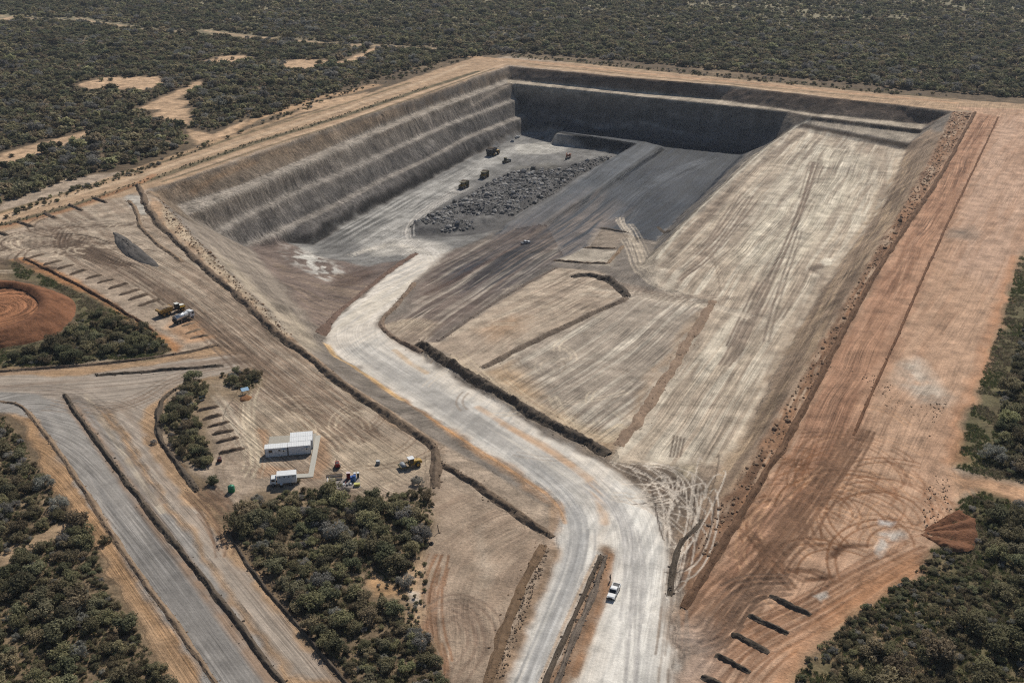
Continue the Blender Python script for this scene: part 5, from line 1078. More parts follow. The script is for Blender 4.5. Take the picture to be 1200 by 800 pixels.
def dozer(px, py, rz, label, s=1.0, mt=OLIVE):
    t = thing('bulldozer', label, 'bulldozer', on(px, py), rz, scale=s)
    for s_ in (-1, 1):
        tr = MB().prism([(-2.2, .25), (-2.5, .8), (-1.9, 1.35), (1.8, 1.15), (2.3, .7), (1.9, .1), (-1.6, .1)], s_ * 1.15 - .3, s_ * 1.15 + .3).part('track', DARK, t); MB().cyl((-1.9, s_ * 1.48, .8), (-1.9, s_ * 1.5, .8), .42, 12).part('sprocket', OCH, tr)
        MB().box((1.6, s_ * 1.62, .6), (3.2, .18, .3)).part('push_arm', mt, t)
    b = MB().prism([(-1.8, .8), (1.9, .8), (1.9, 1.9), (-.2, 2.1), (-1.9, 1.9)], -.75, .75).part('engine_body', mt, t, bevel=.05); MB().cyl((.9, .3, 1.9), (.9, .3, 2.7), .09, 8).part('exhaust_stack', DARK, b)
    c = MB().box((-.9, 0, 2.6), (1.4, 1.5, 1.2), (.9, .9)).part('cab', DARK, t, bevel=.04); MB().box((-.9, 0, 3.24), (1.7, 1.75, .1)).part('roof', mt, c); MB().box((-.18, 0, 2.65), (.06, 1.2, .8)).part('windscreen', GLASS, c)
    MB().prism([(2.9, .05), (3.3, .1), (3.05, .8), (3.25, 1.5), (3.1, 1.5), (2.85, .8)], -1.9, 1.9).part('blade', GREYM, t); MB().prism([(-2.3, 1.0), (-3.3, .9), (-3.3, .1), (-3.15, .1), (-3.1, .7), (-2.3, .7)], -.15, .15).part('ripper', DARK, t)
dozer(593, 190.5, heading((586, 194), (602, 186)), 'dark bulldozer working at the tip of the rock heap beside the haul track', 1.15)
def excavator(px, py, rz, label, s=1.0):
    t = thing('excavator', label, 'excavator', on(px, py), rz, scale=s)
    for s_ in (-1, 1): MB().prism([(-2.3, .4), (-2.0, 1.0), (2.0, 1.0), (2.3, .4), (1.9, .05), (-1.9, .05)], s_ * 1.3 - .32, s_ * 1.3 + .32).part('track', DARK, t)
    b = MB().box((-.7, 0, 1.9), (3.9, 2.9, 1.3), (.95, .94)).part('house', ORAN, t, bevel=.06); MB().box((-2.3, 0, 1.9), (1.1, 2.95, 1.5)).part('counterweight', ORAN, b, bevel=.08); MB().box((-1.2, -.3, 2.6), (1.8, 1.8, .2)).part('engine_cover', GREYM, b)
    c = MB().box((.8, .95, 2.45), (1.5, 1.0, 1.7), (.85, .92)).part('cab', ORAN, t, bevel=.04); MB().box((1.5, .95, 2.6), (.1, .85, 1.1)).part('windscreen', GLASS, c); MB().box((.8, 1.46, 2.6), (1.0, .05, .9)).part('side_window', GLASS, c)
    m = MB().prism([(1.0, 1.8), (1.4, 1.6), (4.2, 4.3), (6.2, 4.0), (6.2, 4.5), (4.0, 5.0)], -.35, -.0).part('boom', ORAN, t); MB().cyl((1.6, -.18, 1.5), (3.6, -.18, 3.8), .12, 8).part('hydraulic_ram', GREYM, m)
    a = MB().prism([(5.9, 4.6), (6.5, 4.4), (5.9, 1.2), (5.6, 1.2)], -.33, -.03).part('stick', ORAN, t); MB().prism([(5.3, 1.4), (6.1, 1.3), (5.9, .3), (5.0, .2), (4.7, .8)], -.85, .5).part('bucket', DARK, a)
excavator(666, 185, heading((668, 182), (660, 190)), 'dusty orange excavator digging beside the coal face on the pit floor', 1.0)
t = thing('dark_boulder', 'single dark boulder on the floor just left of the coal block', 'boulder', on(635.5, 162.5)); MB().box((0, 0, .9), (2.2, 1.8, 2.0), (.6, .55)).part('block', DARK, t, bevel=.3); MB().box((.9, -.8, .35), (1.0, .9, .8), (.6, .6)).part('fallen_chip', DARK, t, bevel=.12)
t = thing('pale_boulder', 'pale boulder with dark side beside the tiny pickup in the far corner', 'boulder', on(600.5, 166.5)); MB().box((0, 0, .8), (2.6, 1.9, 1.8), (.6, .5)).part('block', GREYM, t, bevel=.3); MB().box((-1.3, -.7, .4), (1.3, 1.0, .9), (.6, .6)).part('fallen_chip', GREYM, t, bevel=.15)
def dumper(px, py, rz, label):                         # articulated earthmover
    t = thing('articulated_dumper', label, 'dumper', on(px, py), rz)
    MB().box((-2.2, 0, 1.15), (5.6, 1.0, .5)).part('rear_frame', DARK, t)
    b = MB().prism([(-5.4, 2.2), (-4.4, 1.35), (-.6, 1.25), (.2, 2.0), (.3, 3.05), (-1.0, 3.0), (-5.3, 2.75)], -1.45, 1.45).part('tipping_body', OCH, t, bevel=.05)
    MB().prism([(-4.8, 2.7), (-3.4, 3.15), (-1.6, 3.3), (-.2, 3.0)], -1.15, 1.15).part('load', TNB, b)
    for s_ in (-1, 1):
        for k in range(4): MB().box((-4.3 + 1.2 * k, s_ * 1.5, 2.1), (.16, .12, 1.2)).part('body_rib', YEL, b)
    MB().box((1.4, 0, 1.2), (2.0, .8, .5)).part('hitch', DARK, t)
    h = MB().prism([(3.1, 1.1), (5.2, 1.1), (5.3, 1.8), (5.0, 2.15), (3.1, 2.3)], -1.0, 1.0, .1).part('bonnet', YEL, t, bevel=.08); MB().box((5.28, 0, 1.5), (.06, 1.5, .6)).part('grille', DARK, h); MB().prism([(3.2, 2.28), (5.0, 2.16), (5.0, 2.2), (3.2, 2.34)], -.8, .8).part('bonnet_top', CREAM, h)
    c = MB().box((2.3, 0, 2.35), (1.5, 1.7, 1.6), (.88, .9)).part('cab', DARK, t, bevel=.04); MB().box((2.3, 0, 3.2), (1.55, 1.75, .12)).part('cab_roof', CREAM, c, bevel=.03); MB().box((3.0, 0, 2.55), (.1, 1.4, .9)).part('windscreen', GLASS, c)
    for s_ in (-1, 1):
        MB().box((5.2, s_ * .75, 1.85), (.12, .3, .2)).part('headlight', LAMP, t); MB().box((3.8, s_ * 1.25, 1.75), (1.8, .5, .1)).part('mudguard', YEL, t)
        for x in (3.7, -1.7, -3.5): wheel(t, x, s_ * 1.2, .85, .6, OCH)
dumper(201, 367, heading((185, 371), (219, 361)), 'dusty yellow articulated dumper with cream cab roof parked beside the silver tanker')
def tanker(px, py, rz, label):
    t = thing('tanker_truck', label, 'tanker', on(px, py), rz)
    MB().box((-.4, 0, .95), (7.6, .9, .25)).part('chassis', DARK, t)
    k = MB().cyl((-4.0, 0, 2.1), (1.6, 0, 2.1), 1.08, 22).part('tank', STEEL, t, True)
    for x in (-4.0, -2.1, -.3, 1.6): MB().cyl((x - .06, 0, 2.1), (x + .06, 0, 2.1), 1.12, 22).part('tank_band', GREYM, k)
    MB().box((-1.2, 0, 3.2), (3.6, .5, .08)).part('walkway', GREYM, k); MB().cyl((-1.2, 0, 3.15), (-1.2, 0, 3.38), .3, 12).part('hatch', DARK, k); MB().box((-4.3, 0, 1.5), (.5, 1.6, .9)).part('pump', DARK, t)
    c = MB().prism([(1.95, .8), (3.9, .8), (3.95, 1.7), (3.75, 2.9), (2.1, 3.05), (1.95, 2.6)], -1.15, 1.15, .06).part('cab', WHITE, t, bevel=.06); MB().prism([(3.86, 1.75), (4.0, 1.75), (3.84, 2.65), (3.74, 2.65)], -1.0, 1.0).part('windscreen', GLASS, c)
    for s_ in (-1, 1):
        MB().box((3.2, s_ * 1.14, 2.1), (.9, .06, .7)).part('side_window', GLASS, c); MB().box((3.95, s_ * .85, 1.1), (.08, .3, .22)).part('headlight', LAMP, c); MB().box((-.6, s_ * 1.1, .95), (2.0, .35, .4)).part('side_locker', DARK, t)
        for x in (2.9, -2.2, -3.4): wheel(t, x, s_ * .98, .52, .4)
tanker(216, 375.5, heading((206, 379), (227, 371)), 'silver tanker truck with white cab parked in the yard bays')
def roller(px, py, rz, label):
    t = thing('road_roller', label, 'roller', on(px, py), rz)
    d = MB().cyl((-2.2, -1.05, .78), (-2.2, 1.05, .78), .78, 24).part('drum', GREYM, t, True); MB().cyl((-2.2, -1.08, .78), (-2.2, 1.08, .78), .2, 10).part('axle', DARK, d)
    f = MB()
    for s_ in (-1, 1): f.box((-1.6, s_ * 1.2, .85), (2.4, .14, .4))
    f.box((-.5, 0, .95), (.4, 2.5, .45)); f.box((-3.1, 0, .95), (.3, 2.5, .4)); f.part('drum_frame', OLIVE, t)
    b = MB().prism([(.6, .9), (3.0, .85), (3.1, 1.35), (2.6, 1.75), (.6, 1.95)], -.8, .8, .08).part('engine_cover', YEL, t, bevel=.08); MB().box((3.05, 0, 1.1), (.06, 1.2, .45)).part('grille', DARK, b); MB().cyl((2.0, .4, 1.8), (2.0, .4, 2.4), .07, 8).part('exhaust_stack', DARK, b)
    MB().box((.1, 0, 1.0), (1.5, 1.5, .3)).part('platform', YEL, t)
    c = MB().box((.05, 0, 1.9), (1.35, 1.45, 1.5), (.92, .92)).part('cab', GLASS, t); MB().box((.05, 0, 2.72), (1.7, 1.75, .14)).part('cab_roof', WHITE, c, bevel=.04)
    for sx in (-.6, .68):
        for s_ in (-.68, .68): MB().box((.05 + sx * .95, s_, 1.9), (.1, .1, 1.55)).part('cab_pillar', YEL, c)
    for s_ in (-1, 1): wheel(t, 1.7, s_ * .95, .72, .5, YEL)
roller(481.5, 546.5, heading((471, 549), (492, 544)), 'yellow road roller with white cab roof on the bare yard near the berm')

# ------------------------------------------------------------------ person by the pickup
def person(px, py, rz, label):
    t = thing('person', label, 'person', on(px, py), rz)
    J = [((0, 0, .95), .15), ((0, 0, 1.2), .14), ((0, 0, 1.42), .17), ((0, 0, 1.52), .06), ((0, .0, 1.60), .085), ((.02, 0, 1.70), .1), ((.01, 0, 1.78), .07),
         ((0, .2, 1.42), .075), ((.03, .27, 1.15), .055), ((.12, .24, .92), .045), ((.17, .22, .84), .04), ((0, -.2, 1.42), .075), ((.03, -.27, 1.15), .055), ((.14, -.22, .94), .045), ((.19, -.2, .86), .04),
         ((0, .1, .88), .12), ((.03, .12, .48), .085), ((-.01, .12, .1), .06), ((.14, .13, .04), .05), ((0, -.1, .88), .12), ((.0, -.13, .48), .085), ((-.05, -.14, .1), .06), ((.1, -.15, .04), .05)]
    E = [(0, 1), (1, 2), (2, 3), (3, 4), (4, 5), (5, 6), (2, 7), (7, 8), (8, 9), (9, 10), (2, 11), (11, 12), (12, 13), (13, 14), (0, 15), (15, 16), (16, 17), (17, 18), (0, 19), (19, 20), (20, 21), (21, 22)]
    me = bpy.data.meshes.new('body'); me.from_pydata([j[0] for j in J], E, []); o = bpy.data.objects.new('body', me); COL.objects.link(o); o.parent = t
    md = o.modifiers.new('Skin', 'SKIN'); me.skin_vertices.new() if not me.skin_vertices else None
    for v, (_, r) in zip(me.skin_vertices[0].data, J): v.radius = (r, r)
    me.skin_vertices[0].data[0].use_root = True
    o.modifiers.new('Sub', 'SUBSURF').levels = 2; o.modifiers['Sub'].render_levels = 2
    me.materials.append(flat('navy_workwear', (.018, .02, .03), .85, 0, .2))
    MB().cyl((.01, 0, 1.74), (.01, 0, 1.87), .125, 14, .08).part('hard_hat', flat('dark_hat', (.05, .045, .04), .5), t, True)
    MB().prism([(.1, 1.58), (.135, 1.62), (.12, 1.72), (.06, 1.74), (.06, 1.55)], -.06, .06).part('face', flat('skin', (.16, .085, .055), .6), t)
person(715, 680.5, R(200), 'person in dark clothes standing beside the white pickup')

# ------------------------------------------------------------------ trees and bushes of the dry bushveld
def leafmat(name, c, var=.45):
    m, n, b = new_mat(name); N = n.nodes.new; L = n.links.new
    oi = N('ShaderNodeObjectInfo'); at_ = N('ShaderNodeAttribute'); at_.attribute_name = 'tone'
    mr = N('ShaderNodeMapRange'); mr.inputs['To Min'].default_value = 1 - var; mr.inputs['To Max'].default_value = 1 + var; L(oi.outputs['Random'], mr.inputs['Value'])
    mu = N('ShaderNodeMath'); mu.operation = 'MULTIPLY'; L(mr.outputs[0], mu.inputs[0]); L(at_.outputs['Fac'], mu.inputs[1])
    hs = N('ShaderNodeHueSaturation'); hs.inputs['Color'].default_value = tuple(c) + (1,)
    mh = N('ShaderNodeMath'); mh.operation = 'MULTIPLY_ADD'; mh.inputs[1].default_value = 7.31; mh.inputs[2].default_value = 0; L(oi.outputs['Random'], mh.inputs[0])
    fr_ = N('ShaderNodeMath'); fr_.operation = 'FRACT'; L(mh.outputs[0], fr_.inputs[0])
    m2 = N('ShaderNodeMapRange'); m2.inputs['To Min'].default_value = .468; m2.inputs['To Max'].default_value = .525; L(fr_.outputs[0], m2.inputs['Value']); L(m2.outputs[0], hs.inputs['Hue'])
    L(mu.outputs[0], hs.inputs['Value']); L(hs.outputs[0], b.inputs['Base Color']); b.inputs['Roughness'].default_value = .8; b.inputs['Specular IOR Level'].default_value = .1
    tl = N('ShaderNodeBsdfTranslucent'); L(hs.outputs[0], tl.inputs['Color']); ms = N('ShaderNodeMixShader'); ms.inputs[0].default_value = .38
    L(b.outputs[0], ms.inputs[1]); L(tl.outputs[0], ms.inputs[2]); L(ms.outputs[0], n.nodes['Material Output'].inputs['Surface'])
    return m
LM = {'olive': leafmat('olive_foliage', (.255, .222, .128)), 'green': leafmat('dark_green_foliage', (.190, .184, .106)), 'grey': leafmat('grey_twiggy_foliage', (.30, .285, .245), .3), 'pale': leafmat('yellow_green_foliage', (.28, .255, .14))}
BARK = flat('grey_bark', (.10, .085, .07), .9, 0, .3)
def crown_mesh(name, kind, n, leaf, seed, rad=2.1, ht=1.0):
    rg = np.random.default_rng(seed); nl = rg.integers(9, 15); lobes = []
    for k in range(nl):
        a = rg.uniform(0, 6.28); r = rad * math.sqrt(rg.uniform(0, 1)) * .74
        lobes.append((r * math.cos(a), r * math.sin(a), ht * (1.25 + rg.uniform(-.6, .75) * (1 - .35 * r / rad)), rg.uniform(.42, .8) * rad * .56))
    lobes = np.array(lobes); li = rg.choice(nl, n, p=lobes[:, 3] ** 2 / (lobes[:, 3] ** 2).sum())
    d = rg.normal(size=(n, 3)); d /= np.linalg.norm(d, axis=1)[:, None]; rr = rg.uniform(.3, 1.2, n) ** .5
    stray = rg.uniform(size=n) < .12; rr = np.where(stray, rr * 1.3, rr)
    c = lobes[li, :3] + d * (lobes[li, 3] * rr)[:, None] * np.array([1, 1, .78]); c[:, 2] = np.maximum(c[:, 2], .12)
    nrm = d * .8 + rg.normal(size=(n, 3)) * .7 + np.array([0, 0, 1.0]); nrm /= np.linalg.norm(nrm, axis=1)[:, None]
    u = np.cross(nrm, rg.normal(size=(n, 3))); u /= np.linalg.norm(u, axis=1)[:, None] + 1e-9; w = np.cross(nrm, u)
    s = leaf * rg.uniform(.55, 1.35, n)[:, None]; asp = rg.uniform(.35, .8, n)[:, None]
    if kind == 'grey': asp = asp * .4; s = s * 1.25
    V = np.stack([c - u * s, c + w * s * asp, c + u * s, c - w * s * asp + nrm * s * .2], 1).reshape(-1, 3); q = np.arange(n * 4).reshape(n, 4)
    me = mesh_np(name, V, q, smoothf=False); tone = np.repeat(rg.uniform(.65, 1.3, n) * np.where(li % 3 == 0, 1.12, .95), 4)
    a = me.attributes.new('tone', 'FLOAT', 'POINT'); a.data.foreach_set('value', tone.astype(np.float32)); me.materials.append(LM[kind]); return me
def trunk_mb(seed, rad=2.1, ht=1.0, mb=None):
    rg = random.Random(seed); mb = mb or MB(); ns = rg.choice((1, 2, 3))
    for k in range(ns):
        a = rg.uniform(0, 6.28); p0 = Vector((.12 * math.cos(a), .12 * math.sin(a), -.25)); p1 = Vector((.35 * rad * math.cos(a) * .6, .35 * rad * math.sin(a) * .6, ht * .9))
        mb.cyl(p0, p1, .13, 6, .08)
        for j in range(3):
            b = a + rg.uniform(-1, 1) * 1.3; p2 = p1 + Vector((math.cos(b) * rad * .4, math.sin(b) * rad * .4, ht * rg.uniform(.3, .8))); mb.cyl(p1, p2, .07, 5, .02)
    return mb
VAR = []
for k in range(10):
    kind = ['olive', 'green', 'olive', 'grey', 'olive', 'green', 'pale', 'olive', 'olive', 'green'][k]; ht = random.Random(k).uniform(.85, 1.25)
    VAR.append((kind, crown_mesh('crown', kind, 1500 if kind != 'grey' else 1300, .17 if kind != 'grey' else .2, 400 + k, 2.1, ht), trunk_mb(500 + k, 2.1, ht).mesh('trunk', BARK)))
# low-detail set for the far bush, crown and stem in one mesh
def low_tree(k):
    kind = ['olive', 'green', 'grey', 'olive', 'green', 'olive', 'pale', 'green'][k]; ht = random.Random(k + 50).uniform(.8, 1.15)
    me = crown_mesh('bush', kind, 170, .46 if kind != 'grey' else .52, 600 + k, 2.1, ht); tm = trunk_mb(700 + k, 2.1, ht); nb = len(me.vertices)
    V = np.zeros(nb * 3, np.float32); me.vertices.foreach_get('co', V); tone = np.zeros(nb, np.float32); me.attributes['tone'].data.foreach_get('value', tone)
    me2 = bpy.data.meshes.new('bush'); fs = [tuple(p.vertices) for p in me.polygons]; me2.from_pydata(V.reshape(-1, 3).tolist() + tm.v, [], fs + [tuple(i + nb for i in f) for f in tm.f])
    a = me2.attributes.new('tone', 'FLOAT', 'POINT'); a.data.foreach_set('value', np.r_[tone, np.ones(len(tm.v), np.float32)].astype(np.float32))
    me2.materials.append(LM[kind]); me2.materials.append(BARK); mi = np.r_[np.zeros(len(fs)), np.ones(len(tm.f))].astype(np.int32); me2.polygons.foreach_set('material_index', mi); return me2
def hi_tree(k):
    kind, cm, tm = VAR[k]; return cm
protos = bpy.data.collections.new('bush_prototypes')
def proto(me, nm): o = bpy.data.objects.new(nm, me); protos.objects.link(o); return o
for k in range(8): proto(low_tree(k), 'a_low_%02d' % k)
for k in range(10): proto(VAR[k][1], 'b_high_%02d' % k)
def grass_mesh(seed, c):
    rg = np.random.default_rng(seed); n = 46; a = rg.uniform(0, 6.28, n); r = .45 * np.sqrt(rg.uniform(0, 1, n)); b = np.stack([r * np.cos(a), r * np.sin(a), 0 * r - .03], 1)
    t = b + np.stack([rg.normal(0, .16, n), rg.normal(0, .16, n), rg.uniform(.18, .5, n)], 1); s = np.stack([-np.sin(a), np.cos(a), 0 * a], 1) * .05
    me = mesh_np('grass', np.stack([b - s, b + s, t], 1).reshape(-1, 3), np.arange(n * 3).reshape(n, 3), smoothf=False)
    at_ = me.attributes.new('tone', 'FLOAT', 'POINT'); at_.data.foreach_set('value', np.repeat(rg.uniform(.7, 1.3, n), 3).astype(np.float32)); me.materials.append(c); return me
GM = [leafmat('green_grass', (.14, .155, .07)), leafmat('dry_grass', (.27, .235, .15))]
for k in range(4): proto(grass_mesh(800 + k, GM[k % 2]), 'c_grass_%02d' % k)
def instancer(name, pts, scl, idx, label, cat):
    n = len(pts); V = np.c_[pts, hgt(pts[:, 0], pts[:, 1])]
    me = bpy.data.meshes.new(name); me.vertices.add(n); me.vertices.foreach_set('co', V.astype(np.float32).ravel())
    rg = np.random.default_rng(n)
    for an, ty, v in (('scl', 'FLOAT', scl), ('idx', 'INT', idx), ('rot', 'FLOAT', rg.uniform(0, 6.28, n))):
        a = me.attributes.new(an, ty, 'POINT'); a.data.foreach_set('value', np.asarray(v, np.int32 if ty == 'INT' else np.float32))
    a = me.attributes.new('sq', 'FLOAT_VECTOR', 'POINT'); sq = np.stack([scl * rg.uniform(.85, 1.2, n), scl * rg.uniform(.85, 1.2, n), scl * rg.uniform(.75, 1.2, n)], 1); a.data.foreach_set('vector', sq.astype(np.float32).ravel())
    o = bpy.data.objects.new(name, me); COL.objects.link(o); o['kind'] = 'stuff'; o['label'] = label; o['category'] = cat
    g = bpy.data.node_groups.new(name, 'GeometryNodeTree'); g.interface.new_socket('Geometry', in_out='INPUT', socket_type='NodeSocketGeometry'); g.interface.new_socket('Geometry', in_out='OUTPUT', socket_type='NodeSocketGeometry')
    N = g.nodes.new; L = g.links.new; gi = N('NodeGroupInput'); go = N('NodeGroupOutput'); ip = N('GeometryNodeInstanceOnPoints'); ci = N('GeometryNodeCollectionInfo')
    ci.inputs['Collection'].default_value = protos; ci.inputs['Separate Children'].default_value = True; ci.inputs['Reset Children'].default_value = True
    def na(nm_, ty): q_ = N('GeometryNodeInputNamedAttribute'); q_.data_type = ty; q_.inputs['Name'].default_value = nm_; return q_.outputs['Attribute']
    cx = N('ShaderNodeCombineXYZ'); L(na('rot', 'FLOAT'), cx.inputs['Z'])
    L(gi.outputs[0], ip.inputs['Points']); L(ci.outputs[0], ip.inputs['Instance']); ip.inputs['Pick Instance'].default_value = True
    L(na('idx', 'INT'), ip.inputs['Instance Index']); L(cx.outputs[0], ip.inputs['Rotation']); L(na('sq', 'FLOAT_VECTOR'), ip.inputs['Scale']); L(ip.outputs[0], go.inputs[0])
    o.modifiers.new('scatter', 'NODES').node_group = g; return o
def jitter_fill(pw, sp, seed):
    rg = np.random.default_rng(seed); lo, hi = pw.min(0), pw.max(0); nx, ny = int((hi[0] - lo[0]) / sp) + 1, int((hi[1] - lo[1]) / sp) + 1
    gx_, gy_ = np.meshgrid(np.arange(nx), np.arange(ny)); p = np.stack([lo[0] + gx_.ravel() * sp, lo[1] + gy_.ravel() * sp], 1) + rg.uniform(-.55, .55, (nx * ny, 2)) * sp
    return p[inside(p[:, 0], p[:, 1], pw)]
sandw = [GP(p) for p in SAND]; trackw = [GP(p) for p in ([(90,22),(160,33),(215,38),(268,43),(330,46),(420,54)], [(0,19),(40,22),(90,24)], [(240,36),(300,44),(400,52),(520,58)])]
# far and middle bush
farp = [(-260,226),(-60,252),(0,240),(80,212),(165,190),(240,160),(340,126),(420,98),(500,76),(540,68),(600,62),(740,72),(860,84),(1040,103),(1180,114),(1420,124),(1420,-34),(-260,-34)]
fw = GP(farp); fp = jitter_fill(fw, 3.65, 901)
rg = np.random.default_rng(902); dens = fbm(fp[:, 0] / 45, fp[:, 1] / 45, 4, 903); farx = np.clip((fp[:, 1] - 900) / 260, 0, 1)
ok = rg.uniform(size=len(fp)) < np.clip(1.05 + .5 * dens - farx * (.36 + .25 * np.clip((fp[:, 0] + 100) / 500, 0, 1)), .12, 1)
ok &= np.hypot(fp[:, 0], fp[:, 1]) > 0
for w_ in sandw:
    d = polydist(fp[:, 0], fp[:, 1], w_); i_ = inside(fp[:, 0], fp[:, 1], w_); ok &= ~(i_ | (d < 4.2)) | (rg.uniform(size=len(fp)) < .03)
for w_ in trackw: ok &= polydist(fp[:, 0], fp[:, 1], w_, False) > 8.5
fp = fp[ok]; kindn = fbm(fp[:, 0] / 30, fp[:, 1] / 30, 3, 905) + rg.normal(0, .35, len(fp))
idx = np.where(kindn > .35, rg.choice([2, 6, 0], len(fp)), np.where(kindn < -.2, rg.choice([1, 4, 7], len(fp)), rg.choice([0, 3, 5, 1], len(fp))))
scl = np.clip(rg.lognormal(-.06, .38, len(fp)), .35, 2.1) * np.where(vnoise(fp[:, 0] / 9, fp[:, 1] / 9, 906) > .75, 1.25, 1.0)
big = fp[:, 1] < 560
instancer('bushveld', fp, scl, idx, 'dense dark bushveld covering the flat land beyond the pit', 'bush')
# the bush islands and thickets near the camera
ZONES = [
 ([(-90,500),(5,488),(30,520),(60,580),(75,605),(30,640),(-90,690)], 3.7, .8, 'in bush above the left sandy gap', 'bush upper left of the gravel road'),
 ([(-90,700),(0,668),(60,632),(95,612),(112,640),(125,690),(160,735),(185,780),(225,850),(-90,850)], 3.7, .8, 'in the lower left bush', 'bush at the lower left corner'),
 ([(288,585),(305,590),(345,575),(395,578),(430,583),(480,575),(503,570),(507,600),(500,640),(480,660),(475,690),(440,672),(425,685),(430,705),(470,712),(490,730),(515,770),(518,850),(450,850),(400,780),(345,712),(305,665),(280,630),(270,605)], 3.5, .85, 'in the thicket below the storage yard', 'thicket below the storage yard'),
 ([(238,446),(246,452),(236,470),(228,485),(240,515),(252,540),(236,550),(215,540),(200,520),(191,495),(192,478),(205,462),(225,448)], 3.0, .95, 'in bush strip beside the bays', 'bush strip left of the parking bays'),
 ([(262,440),(285,434),(303,436),(308,448),(296,456),(275,456),(262,450)], 2.9, .95, 'in clump behind the blue shelter', 'bush clump behind the blue shelter'),
 ([(92,378),(118,366),(140,372),(165,385),(192,398),(195,410),(150,418),(100,424),(40,428),(0,430),(30,415),(70,400)], 3.6, .85, 'in bush below the red mound', 'bush below the red soil mound'),
 ([(1200,380),(1290,330),(1290,560),(1180,560),(1160,540),(1165,500),(1185,440)], 3.8, .8, 'in bush above the right sandy gap', 'bush on the right edge'),
 ([(1145,580),(1165,582),(1240,615),(1240,680),(1150,665),(1142,650),(1150,620),(1135,598)], 3.7, .75, 'behind the fan of red soil', 'bush behind the red soil fan'),
 ([(1130,665),(1240,690),(1240,850),(930,850),(965,790),(1000,765),(1040,770),(1080,770),(1105,740),(1120,700)], 4.9, .62, 'in the lower right bush', 'bush at the lower right corner'),
]
near = []
for zi, (poly, sp, dn, wh, grp) in enumerate(ZONES):
    pw = GP(poly); p = jitter_fill(pw, sp, 920 + zi); rg = np.random.default_rng(940 + zi)
    p = p[rg.uniform(size=len(p)) < dn + .2 * fbm(p[:, 0] / 9, p[:, 1] / 9, 2, 950)]
    for x, y in p: near.append((x, y, zi, int(rg.integers(10)), float(np.clip(rg.lognormal(-.04, .34), .45, 1.75)) * (1.0 if sp > 3.2 else .82) * (1.2 if sp > 4.5 else 1.0)))
solo = [(251, 567, 1, 1.0, 'lone dark tree beside the green water tank'), (181, 519, 3, .5, 'small grey bush on the branch road beside the curved berm'), (349, 565, 0, .5, 'small bush at the right end of the white box truck'), (490, 566, 3, .9, 'grey twiggy bush at the top of the thicket near the roller'), (76, 609, 4, .9, 'lone olive tree on the sandy gap beside the gravel road'), (122, 636, 8, .85, 'grey tree leaning over the ditch left of the gravel road'), (303, 588, 3, .9, 'grey-green tree at the thicket top below the white box truck'), (95, 166 + 400, 4, .5, 'tiny olive bush on the left roadside track')][:7]
cnt = np.array([[x, y, s_] for x, y, _, _, s_ in near]); hz = hgt(cnt[:, 0], cnt[:, 1])
depth = cnt[:, 1] * CP + (CAM_H - hz) * SP; upx = 600 + FPX * cnt[:, 0] / depth; vpx = 400 - FPX * ((hz + 1.5 - CAM_H) * CP + cnt[:, 1] * SP) / depth
vis = (upx > 4) & (upx < 1196) & (vpx > 4) & (vpx < 797); size = cnt[:, 2] / depth * vis
order = np.argsort(-size); pick = set(order[:285].tolist()); KW = {'olive': 'olive green', 'green': 'dark green', 'grey': 'grey twiggy', 'pale': 'yellow-green'}
def tree(x, y, k, s, label, group=None, rz=0.0):
    t = bpy.data.objects.new('bush_tree', None); COL.objects.link(t); t.location = (x, y, float(hgt(x, y))); t.rotation_euler = (0, 0, rz); t.scale = (s, s * .95, s * .95); tag(t, label, 'tree', group); t.empty_display_size = .3
    for nm, me in (('trunk', VAR[k][2]), ('crown', VAR[k][1])):
        o = bpy.data.objects.new(nm, me); COL.objects.link(o); o.parent = t
    return t
ZSTAT = {}
for zi in range(len(ZONES)):
    q_ = np.array([(upx[i], vpx[i]) for i in pick if near[i][2] == zi])
    if len(q_): ZSTAT[zi] = (np.percentile(q_[:, 0], (0, 25, 50, 75, 100)), np.percentile(q_[:, 1], (0, 20, 40, 60, 80, 100)))
PIX = {(near[i][0], near[i][1]): (upx[i], vpx[i]) for i in pick}
def where(x, y, zi, k, s_):
    sx, sy = ZSTAT[zi]; u, v = PIX[(x, y)]
    h_ = ('far left', 'left', 'right', 'far right')[int(np.clip(np.searchsorted(sx, u) - 1, 0, 3))]; w_ = ('top', 'upper', 'middle', 'lower', 'bottom')[int(np.clip(np.searchsorted(sy, v) - 1, 0, 4))]
    z_ = 'large' if s_ > 1.12 else ('small' if s_ < .86 else 'medium')
    return '%s %s tree, %s %s, %s' % (z_, KW[VAR[k][0]], w_, h_, ZONES[zi][3])
rg = np.random.default_rng(960); rest = []
LAB = {i: where(near[i][0], near[i][1], near[i][2], near[i][3], near[i][4]) for i in pick}; _by = {}
for i, l_ in LAB.items(): _by.setdefault(l_, []).append(i)
for l_, ii in _by.items():
    if len(ii) > 1:
        for r_, i in enumerate(sorted(ii, key=lambda i: upx[i])): LAB[i] = l_ + ', ' + {2: ('leftmost', 'rightmost'), 3: ('leftmost', 'central', 'rightmost'), 4: ('leftmost', 'inner-left', 'inner-right', 'rightmost'), 5: ('leftmost', 'second', 'central', 'fourth', 'rightmost'), 6: ('leftmost', 'second', 'third', 'fourth', 'fifth', 'rightmost')}.get(len(ii), ['spot'] * len(ii))[r_]
for i, (x, y, zi, k, s_) in enumerate(near):
    if i in pick: tree(x, y, k, s_, LAB[i], '%s trees, %s' % (KW[VAR[k][0]], ZONES[zi][4]), float(rg.uniform(0, 6.28)))
    else: rest.append((x, y, k, s_))
for px, py, k, s_, lab in solo:
    g = G(px, py); tree(g[0], g[1], k, s_, lab)
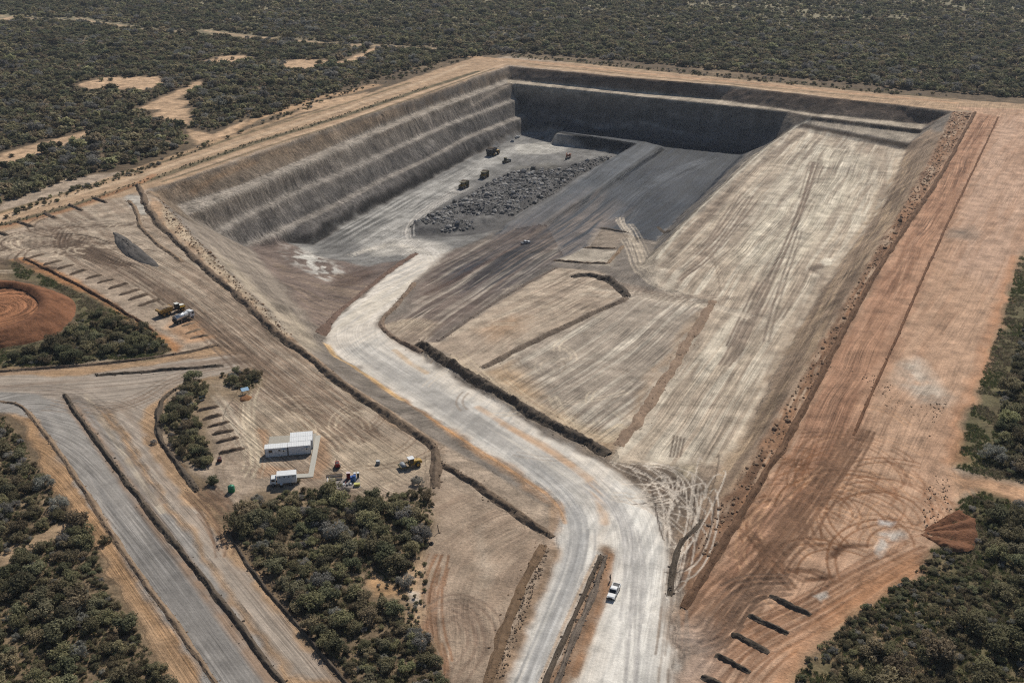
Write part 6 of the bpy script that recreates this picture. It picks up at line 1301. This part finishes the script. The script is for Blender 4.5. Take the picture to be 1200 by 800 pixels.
rest = np.array(rest); instancer('thicket_bush', rest[:, :2], rest[:, 3], rest[:, 2].astype(int) + 8, 'smaller bushes filling the thickets around the mine roads', 'bush')
# low scrub between the trees and grass on the fringes
sp_, ss, si = [], [], []
for zi, (poly, *_r) in enumerate(ZONES):
    p = jitter_fill(GP(poly), 1.7, 970 + zi); rg = np.random.default_rng(980 + zi); p = p[rg.uniform(size=len(p)) < .8]; sp_.append(p); ss.append(rg.uniform(.18, .5, len(p))); si.append(rg.integers(8, 18, len(p)))
for j, (poly, n, lo, hi) in enumerate((([(1085,660),(1100,640),(1130,650),(1130,720),(1090,770),(1010,770),(950,790),(930,830),(905,830),(950,770),(1000,722)], 420, .15, .5), ([(470,660),(500,650),(500,720),(480,740),(440,690)], 60, .12, .3), ([(250,168),(345,134),(420,106),(500,84),(560,66),(500,78),(420,98),(300,145)], 160, .15, .75), ([(-20,273),(90,242),(170,214),(300,168),(400,138),(500,104),(500,101),(400,134),(300,164),(170,210),(90,237),(-20,267)], 420, .08, .28), ([(600,64),(740,76),(860,88),(1040,106),(1130,114),(1040,110),(860,93),(740,80),(600,68)], 330, .12, .75), ([(0,250),(165,196),(250,165),(250,170),(165,203),(0,260)], 150, .1, .7))):
    p = scatter(poly, n, 990 + j); rg = np.random.default_rng(995 + j); sp_.append(p); ss.append(rg.uniform(lo, hi, n)); si.append(rg.integers(8, 18, n))
instancer('low_scrub', np.vstack(sp_), np.concatenate(ss), np.concatenate(si), 'low scrub and saplings along the edges of the cleared ground', 'scrub')
gp, gs = [], []
for j, poly in enumerate(fringe): p = jitter_fill(GP(poly), .75, 1010 + j); p = p[vnoise(p[:, 0] / 4, p[:, 1] / 4, 1020) > .3]; gp.append(p); gs.append(np.full(len(p), 1.0))
for j, (poly, *_r) in enumerate(ZONES): p = jitter_fill(GP(poly), 1.3, 1030 + j); gp.append(p); gs.append(np.full(len(p), .9))
gp = np.vstack(gp); rg = np.random.default_rng(1040); gn = vnoise(gp[:, 0] / 12, gp[:, 1] / 12, 1041)
instancer('grass', gp, np.concatenate(gs) * rg.uniform(.6, 1.5, len(gp)), np.where(gn + rg.normal(0, .15, len(gp)) > .52, 19, 18) + 2 * rg.integers(0, 2, len(gp)), 'short green and dry grass on the fringes of the bush', 'grass')
print('trees far', len(fp), 'near', len(near), 'grass', len(gp), 'scrub', sum(map(len, sp_)))

# ------------------------------------------------------------------ thin dry haze over the plain
hz_m = bpy.data.materials.new('dry_haze'); hz_m.use_nodes = True; hn = hz_m.node_tree; hn.nodes.remove(hn.nodes['Principled BSDF'])
pv = hn.nodes.new('ShaderNodeVolumePrincipled'); pv.inputs['Color'].default_value = (.80, .88, 1.0, 1); pv.inputs['Density'].default_value = HAZE; pv.inputs['Anisotropy'].default_value = .2
hn.links.new(pv.outputs[0], hn.nodes['Material Output'].inputs['Volume'])
hb = MB().box((0, 4000, 55), (30000, 12000, 210)); hzo = bpy.data.objects.new('haze', hb.mesh('haze', hz_m)); COL.objects.link(hzo); hzo['kind'] = 'stuff'; hzo['label'] = 'thin bluish dry haze over the whole plain'; hzo['category'] = 'haze'
SC.cycles.volume_bounces = 0
